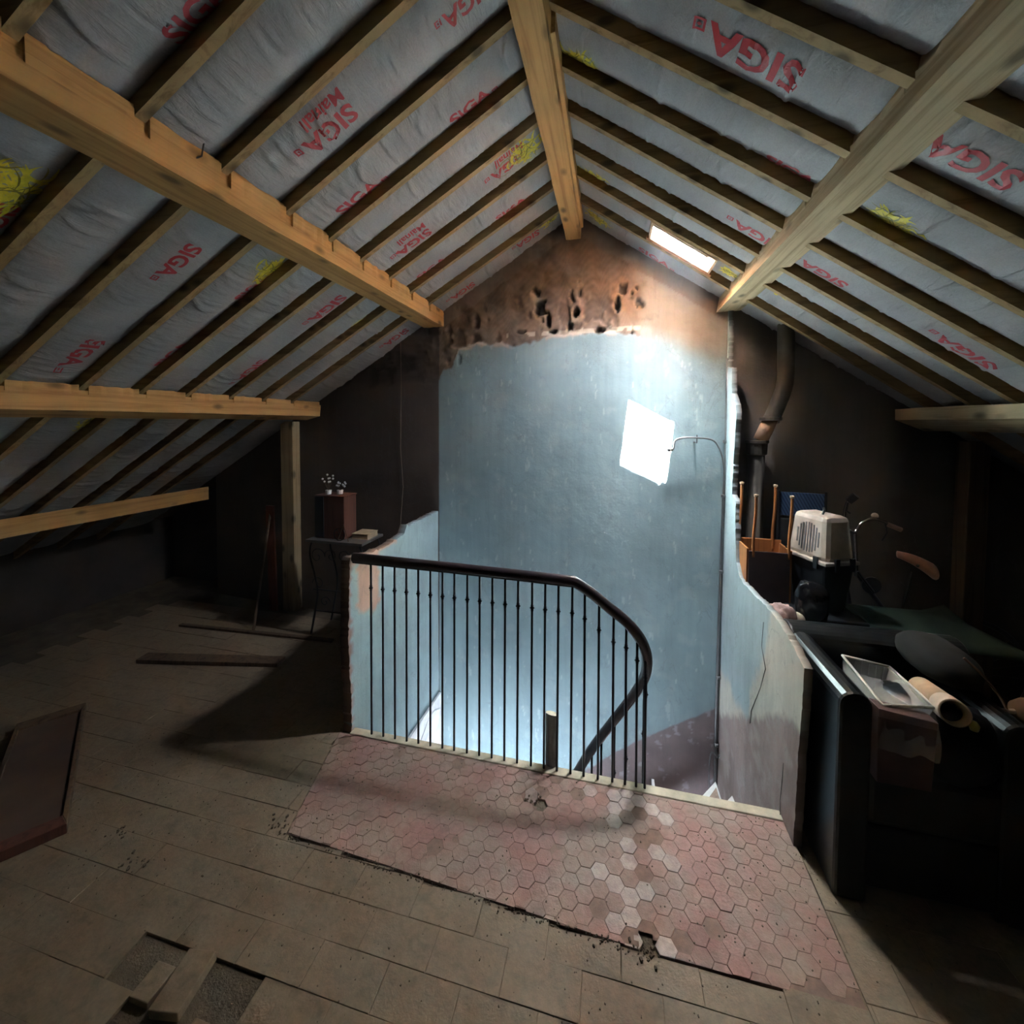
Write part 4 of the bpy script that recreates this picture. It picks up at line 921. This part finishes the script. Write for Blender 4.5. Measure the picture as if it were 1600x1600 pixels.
# cardboard tube
a, b = Vector(at(1440, 1076, 2.02)), Vector(at(1493, 1115, 1.76)); tbz = thing('cardboard_tube', tuple((a + b) / 2 - Vector((0, 0, .04))), 'pale hollow cardboard tube pointing forward on the pile', 'tube')
d = (b - a).normalized(); v, f = tube([a, b], .044, 24, caps=False); o = mk('tube_wall', v, f, CARD, tbz, smooth=True); s_ = o.modifiers.new('s', 'SOLIDIFY'); s_.thickness = .004
mk('end_sleeve', *tube([b - d * .075, b - d * .004], .0455, 24, caps=False), plain('pale_sleeve', (.62, .50, .40), .8), tbz, smooth=True)
mk('inside_plug', *tube([a, a + d * .01], .04, 24), DKBR, tbz)
q = Vector(at(1522, 1133, 1.78)); v, f = lathe(q, [(.001, -.02), (.012, -.018), (.016, 0), (.008, .012), (.001, .014)], 12); tag(mk('brass_knob', v, f, plain('brass', (.5, .38, .12), .3, 1), smooth=True), 'small brass knob shining beside the open tube end', 'knob')
# dark drape over the front right
tag(blob('dark_sack', (1.25, 1.83, .62), (.12, .06, .14), plain('dark_navy_cloth', (.01, .012, .018), .8), 12), 'dark navy cloth sack hanging below the cardboard tube', 'sack')
# pet carrier
pc = thing('pet_carrier', (1.2, 2.72, .74), 'pet carrier with beige top and black base on a black bundle', 'pet carrier')
def frust(x0, x1, y0, y1, z0, z1, t, n=1):
    return [(x, y, z) for (x, y, z) in [(x0, y0, z0), (x1, y0, z0), (x1, y1, z0), (x0, y1, z0), (x0 + t, y0 + t, z1), (x1 - t, y0 + t, z1), (x1 - t, y1 - t, z1), (x0 + t, y1 - t, z1)]], [(0, 1, 2, 3), (4, 5, 6, 7), (0, 1, 5, 4), (1, 2, 6, 5), (2, 3, 7, 6), (3, 0, 4, 7)]
RZ = Matrix.Translation((1.2, 2.72, 0)) @ Matrix.Rotation(math.radians(22), 4, 'Z') @ Matrix.Diagonal((.88, .88, 1, 1)) @ Matrix.Translation((-1.2, -2.72, 0))
def rt(vf): return [RZ @ Vector(p) for p in vf[0]], vf[1]
v, f = rt(frust(1.09, 1.31, 2.60, 2.90, 1.03, 1.285, .022)); mk('upper_shell', v, f, BEIGEP, pc, bevel=.03)
v, f = rt(frust(1.12, 1.28, 2.63, 2.87, .74, 1.03, -.03)); mk('lower_shell', v, f, BLACKP, pc, bevel=.015)
v, f = rt(bx(1.075, 1.325, 2.585, 2.915, 1.02, 1.04)); mk('rim', v, f, BEIGEP, pc, bevel=.005)
for y_, z_ in ((2.66, 1.285),): v, f = rt(tube([(1.16, 2.70, 1.285), (1.17, 2.70, 1.305), (1.25, 2.78, 1.305), (1.26, 2.79, 1.285)], .007, 6)); mk('handle', v, f, BLACKP, pc)
for i in range(9):
    zz = 1.07 + i * 0; yy = 2.66 + i * .02; hl = .085 * math.sqrt(max(.15, 1 - ((i - 4) / 4.6) ** 2)); v, f = rt(bx(1.090, 1.104, yy, yy + .008, 1.15 - hl, 1.15 + hl)); v = [p + (RZ.to_3x3() @ Vector((.009 * (p.z - 1.03) / .1 - .004, 0, 0))) for p in v]; mk('vent_slot', v, f, GREYT, pc)
for yy in (2.64, 2.86): v, f = rt(bx(1.068, 1.082, yy, yy + .03, .995, 1.06)); mk('latch', v, f, BLACKP, pc)
for xx in (1.14, 1.25): v, f = rt(bx(xx, xx + .03, 2.576, 2.588, .99, 1.06)); mk('latch', v, f, BLACKP, pc)
box_ = thing('black_crate', (1.16, 2.74, 0), 'tall black crate under the pet carrier behind the armchair', 'crate')
box('crate_body', 1.02, 1.34, 2.56, 2.90, 0, .70, BLACKP, box_, bevel=.01); box('crate_rim', 1.01, 1.35, 2.55, 2.91, .70, .74, BLACKP, box_, bevel=.006)
tag(blob('black_plastic_bag', (1.06, 2.50, .84), (.075, .05, .12), plain('glossy_bin_bag', (.012, .013, .016), .15, 0, .6), 21, nz=.3), 'crinkled glossy black plastic bag in front of the pet carrier', 'bag')
# upturned wooden stand
ws = thing('upturned_stand', (.93, 2.78, 0), 'orange-brown wooden stand turned upside down, its four legs in the air', 'stand')
box('side_panel', .803, .815, 2.74, 2.92, .30, 1.05, ORNW, ws, bevel=.002); box('side_panel', 1.035, 1.047, 2.74, 2.92, .30, 1.05, ORNW, ws, bevel=.002)
box('front_panel', .815, 1.035, 2.735, 2.747, .28, 1.035, DKBR, ws, bevel=.002); box('apron', .803, 1.047, 2.905, 2.92, .30, 1.07, ORNW, ws, bevel=.002); box('board', .80, 1.05, 2.735, 2.925, 0, .30, DKBR, ws, bevel=.002)
for (x, y, z1) in ((.84, 2.74, 1.37), (1.03, 2.74, 1.37), (.808, 2.91, 1.42), (1.0, 2.91, 1.41)):
    s = 1 if x < .93 else -1
    p = smoothpath([(x, y, 1.0), (x - .002, y, 1.12), (x + .007, y, 1.26), (x + .008, y, z1)], 5); mk('leg', *tube(p, .0085, 8), ORNW, ws, smooth=True)
    v, f = lathe((x + .008, y, z1), [(.008, -.008), (.013, -.004), (.013, .006), (.001, .010)], 8); mk('leg_cap', v, f, CARD, ws)
# folded blue patterned chair behind
bc = thing('folding_chair', (1.19, 3.02, 0), 'folded chair with blue patterned cloth behind the pet carrier', 'chair')
mkc = NM('blue_diamond_cloth', .85); pp = mkc.scale(mkc.obj(), (34, 34, 18)); vo = mkc.n('TexWave', wave_type='BANDS', bands_direction='DIAGONAL'); mkc.l(pp, vo.inputs['Vector']); vo.inputs['Scale'].default_value = 1; mkc.col(mkc.ramp(vo.outputs['Fac'], [(.4, (.025, .05, .12)), (.6, (.07, .13, .25))]))
v, f = prism([(1.07, 3.0, 1.21), (1.315, 3.0, 1.21), (1.32, 3.0, 1.355), (1.07, 3.0, 1.36)], (0, .012, 0)); mk('back_cloth', v, f, mkc.m, bc)
for x in (1.06, 1.325): mk('frame_tube', *tube([(x, 3.0, 0), (x, 3.0, 1.37)], .008, 8), IRON, bc)
box('seat', 1.07, 1.31, 2.985, 3.015, .55, 1.19, BLACKP, bc)
tag(box('blue_case', .835, .895, 2.96, 3.02, .0, .98, plain('navy_board', (.03, .04, .08), .5), bevel=.01), 'narrow navy case standing behind the upturned stand by the blue wall', 'case')
# pink towel and blue cloth lying on box by the wall
lb = tag(box('low_box', .845, .96, 2.38, 2.52, 0, .70, DKBR, bevel=.004), 'plain dark box against the partition holding a pink towel', 'box')
tw = blob('pink_towel', (.895, 2.44, .77), (.055, .06, .075), PINK, 31, nz=.42); tag(tw, 'crumpled pink towel bundled on top of the broken partition edge', 'towel')
tag(blob('beige_cloth', (.965, 2.43, .76), (.03, .04, .05), plain('beige_cloth_m', (.45, .37, .28), .9), 33, nz=.2), 'small rolled beige cloth beside the pink towel', 'cloth')
tag(blob('blue_cloth', (.885, 2.385, .715), (.02, .012, .018), BLUEC, 35, nz=.2), 'bright blue scrap under the pink towel', 'cloth')
# green tarpaulin over a chest
gc = thing('storage_chest', (1.62, 2.72, 0), 'dark chest standing behind the armchair under a green sheet', 'chest'); box('chest_body', 1.38, 1.88, 2.55, 2.85, 0, .68, OLDW, gc); box('chest_lid', 1.37, 1.89, 2.54, 2.86, .68, .705, OLDW, gc)
N = 16; V, F = [], []
for i in range(N + 1):
    for j in range(N + 1):
        u, v_ = i / N, j / N; x, y = 1.30 + .58 * u + .06 * (1 - v_), 2.44 + .44 * v_; z = .725 + .05 * math.sin(u * 4 + v_ * 3) * (v_) + .02 * math.sin(u * 13) * .4 - (.04 * (1 - v_) ** 2)
        V.append((x, y, max(z, .715) if .06 < v_ else z));
        if i and j: a = i * (N + 1) + j; F.append((a, a - 1, a - N - 2, a - N - 1))
o = tag(mk('green_sheet', V, F, GREENC, smooth=True), 'dull green sheet spread over the chest behind the armchair', 'sheet'); s_ = o.modifiers.new('s', 'SOLIDIFY'); s_.thickness = .004
# bicycle
bi = thing('bicycle', (1.6, 2.95, 0), 'old bicycle parked against the wall, chrome handlebar and tan saddle showing', 'bicycle')
YB_ = 2.93
def b3(x, y, Y=YB_): return Vector(at(x, y, Y))
hb = smoothpath([b3(1319, 823, 2.90), b3(1320, 800, 2.86), b3(1324, 786, 2.82), b3(1330, 779, 2.80)], 5); mk('handlebar', *tube(hb, .0085, 8), CHROME, bi, smooth=True)
hb = smoothpath([b3(1319, 823, 2.90), b3(1335, 832, 2.92), b3(1345, 818), b3(1362, 811), b3(1380, 815), b3(1392, 823)], 5); mk('handlebar', *tube(hb, .0085, 8), CHROME, bi, smooth=True)
mk('grip', *tube([b3(1386, 819), b3(1408, 828)], .014, 8), plain('tan_grip', (.35, .22, .17), .7), bi); mk('grip', *tube([b3(1326, 783, 2.8), b3(1338, 774, 2.78)], .022, 10), BLACKP, bi)
mk('brake_lever', *tube([b3(1383, 817), b3(1386, 832), b3(1378, 845)], .006, 6), BLACKP, bi); mk('brake_lever', *tube([b3(1325, 785, 2.8), b3(1322, 798, 2.8), b3(1328, 802, 2.8)], .006, 6), BLACKP, bi)
v, f = lathe(b3(1367, 806), [(.001, .018), (.012, .014), (.018, .004), (.017, -.006), (.006, -.008)], 14); mk('bell', v, f, CURBM, bi, smooth=True)
mk('stem', *tube([b3(1335, 830), b3(1338, 900)], .011, 8), CHROME, bi)
sp0, sp1 = b3(1424, 893), b3(1408, 955); mk('seat_post', *tube([sp0, sp1], .009, 8), CHROME, bi)
# frame, wheels
bb = Vector((1.50, YB_ + .03, .42)); head = Vector((1.40, YB_ + .02, .95)); rear = Vector((2.05, YB_ + .05, .33)); front = Vector((1.18, YB_ + .0, .33)); seatj = sp1 + Vector((-.02, 0, -.1))
for a, b in ((head, bb), (head + Vector((0, 0, .05)), seatj), (seatj, bb), (seatj, rear), (bb, rear), (head + Vector((0, 0, .06)), front), (sp1, seatj)): mk('frame_tube', *tube([a, b], .013, 8), plain('dark_bike_paint', (.03, .028, .03), .4, 0, .5), bi)
for c_ in (rear, front):
    w_ = mk('wheel_rim', *tube([(c_.x + .32 * math.cos(a), c_.y, c_.z + .32 * math.sin(a)) for a in np.linspace(0, 2 * math.pi, 49)], .014, 8), BLACKP, bi, smooth=True)
    mk('spokes', *join(*[tube([(c_.x, c_.y, c_.z), (c_.x + .31 * math.cos(a), c_.y, c_.z + .31 * math.sin(a))], .001, 4) for a in np.linspace(0, 2 * math.pi, 25)[:-1]]), CHROME, w_)['kind'] = 'stuff'
v, f = lathe(b3(1362, 915, 2.86), [(.001, 0), (.05, 0), (.05, .006), (.001, .006)], 20, 'y'); mk('chain_ring', v, f, BLACKP, bi); mk('crank', *tube([b3(1340, 893, 2.85), b3(1365, 925, 2.85)], .008, 6), BLACKP, bi)
a, b = b3(1402, 866), b3(1458, 893); N = 10; V, F = [], []
for i in range(N + 1):
    t = i / N; p = a.lerp(b, t); wd = .018 + .055 * sstep(.25, .85, np.array(t)); rise = .012 * math.sin(t * 3.1)
    for k in range(12):
        an = 2 * math.pi * k / 12; V.append(p + Vector((0.2 * wd * math.cos(an), wd * math.cos(an), rise + (.020 + .026 * t) * math.sin(an))))
    if i:
        for k in range(12): q = (i - 1) * 12; F.append((q + k, q + (k + 1) % 12, q + 12 + (k + 1) % 12, q + 12 + k))
F += [tuple(range(12)), tuple(N * 12 + k for k in range(12))]; mk('saddle', V, F, SADDLE, bi, smooth=True); v, f = lathe(b3(1434, 884, 2.86), [(.001, -.006), (.008, -.002), (.008, .004), (.001, .007)], 8, 'y'); mk('saddle_rivet', v, f, CHROME, bi)
# upright timber, stick tool, green sack at the right edge
tag(box('upright_timber', 2.02, 2.12, 2.95, 3.05, 0, 1.70, OLDW, bevel=.004), 'dark brown upright timber in the right-hand shadow', 'timber')
tag(mk('bent_twig', *tube(smoothpath([at(1506, 1028, 1.95), at(1535, 1055, 1.93), at(1560, 1085, 1.91), at(1575, 1112, 1.90)], 5), .005, 6), plain('twig_brown', (.22, .13, .09), .8)), 'thin curved twig rising in the shadow at the right edge', 'twig')
rl = thing('wooden_reel', tuple(at(1600, 1115, 1.9) - np.array([0, 0, .05])), 'round brown knob on a short rod at the right picture edge', 'handle')
a = Vector(at(1560, 1111, 1.9)); b = Vector(at(1590, 1112, 1.9)); mk('rod', *tube([a, b], .009, 8), plain('worn_grey_wood', (.25, .2, .17), .8), rl); v, f = lathe(b + Vector((0, 0, 0)), [(.001, -.01), (.035, -.005), (.05, .03), (.035, .07), (.001, .08)], 16, 'x'); mk('knob', v, f, plain('brown_knob', (.14, .09, .06), .6), rl, smooth=True)
bxr = thing('carton_under', (1.62, 1.98, 0), 'dusty box standing on the floor at the right picture edge under the green sack', 'box'); box('body', 1.47 + .03, 1.80, 1.90, 2.2, 0, .26, KRAFT, bxr, bevel=.004); box('flap', 1.50, 1.80, 1.885, 1.90, .18, .262, KRAFT, bxr)
tag(blob('green_sack', (1.64, 2.03, .43), (.13, .11, .17), GREENL, 41), 'green full sack at the right picture edge beyond the armchair', 'sack')

# ================================================================== dusty air
hz = bpy.data.materials.new('dusty_air'); hz.use_nodes = True; t = hz.node_tree; t.nodes.clear(); vo = t.nodes.new('ShaderNodeVolumeScatter'); vo.inputs['Density'].default_value = .011; vo.inputs['Color'].default_value = (.85, .93, 1, 1); vo.inputs['Anisotropy'].default_value = .35
ou = t.nodes.new('ShaderNodeOutputMaterial'); t.links.new(vo.outputs[0], ou.inputs['Volume'])
v, f = bx(-3.2, 2.6, -.5, 3.55, -1.0, 3.7); hzo = mk('dusty_air', v, f, hz); tag(hzo, kind='stuff'); tag(hzo, 'faint bluish dust haze lit by the roof window', 'haze')
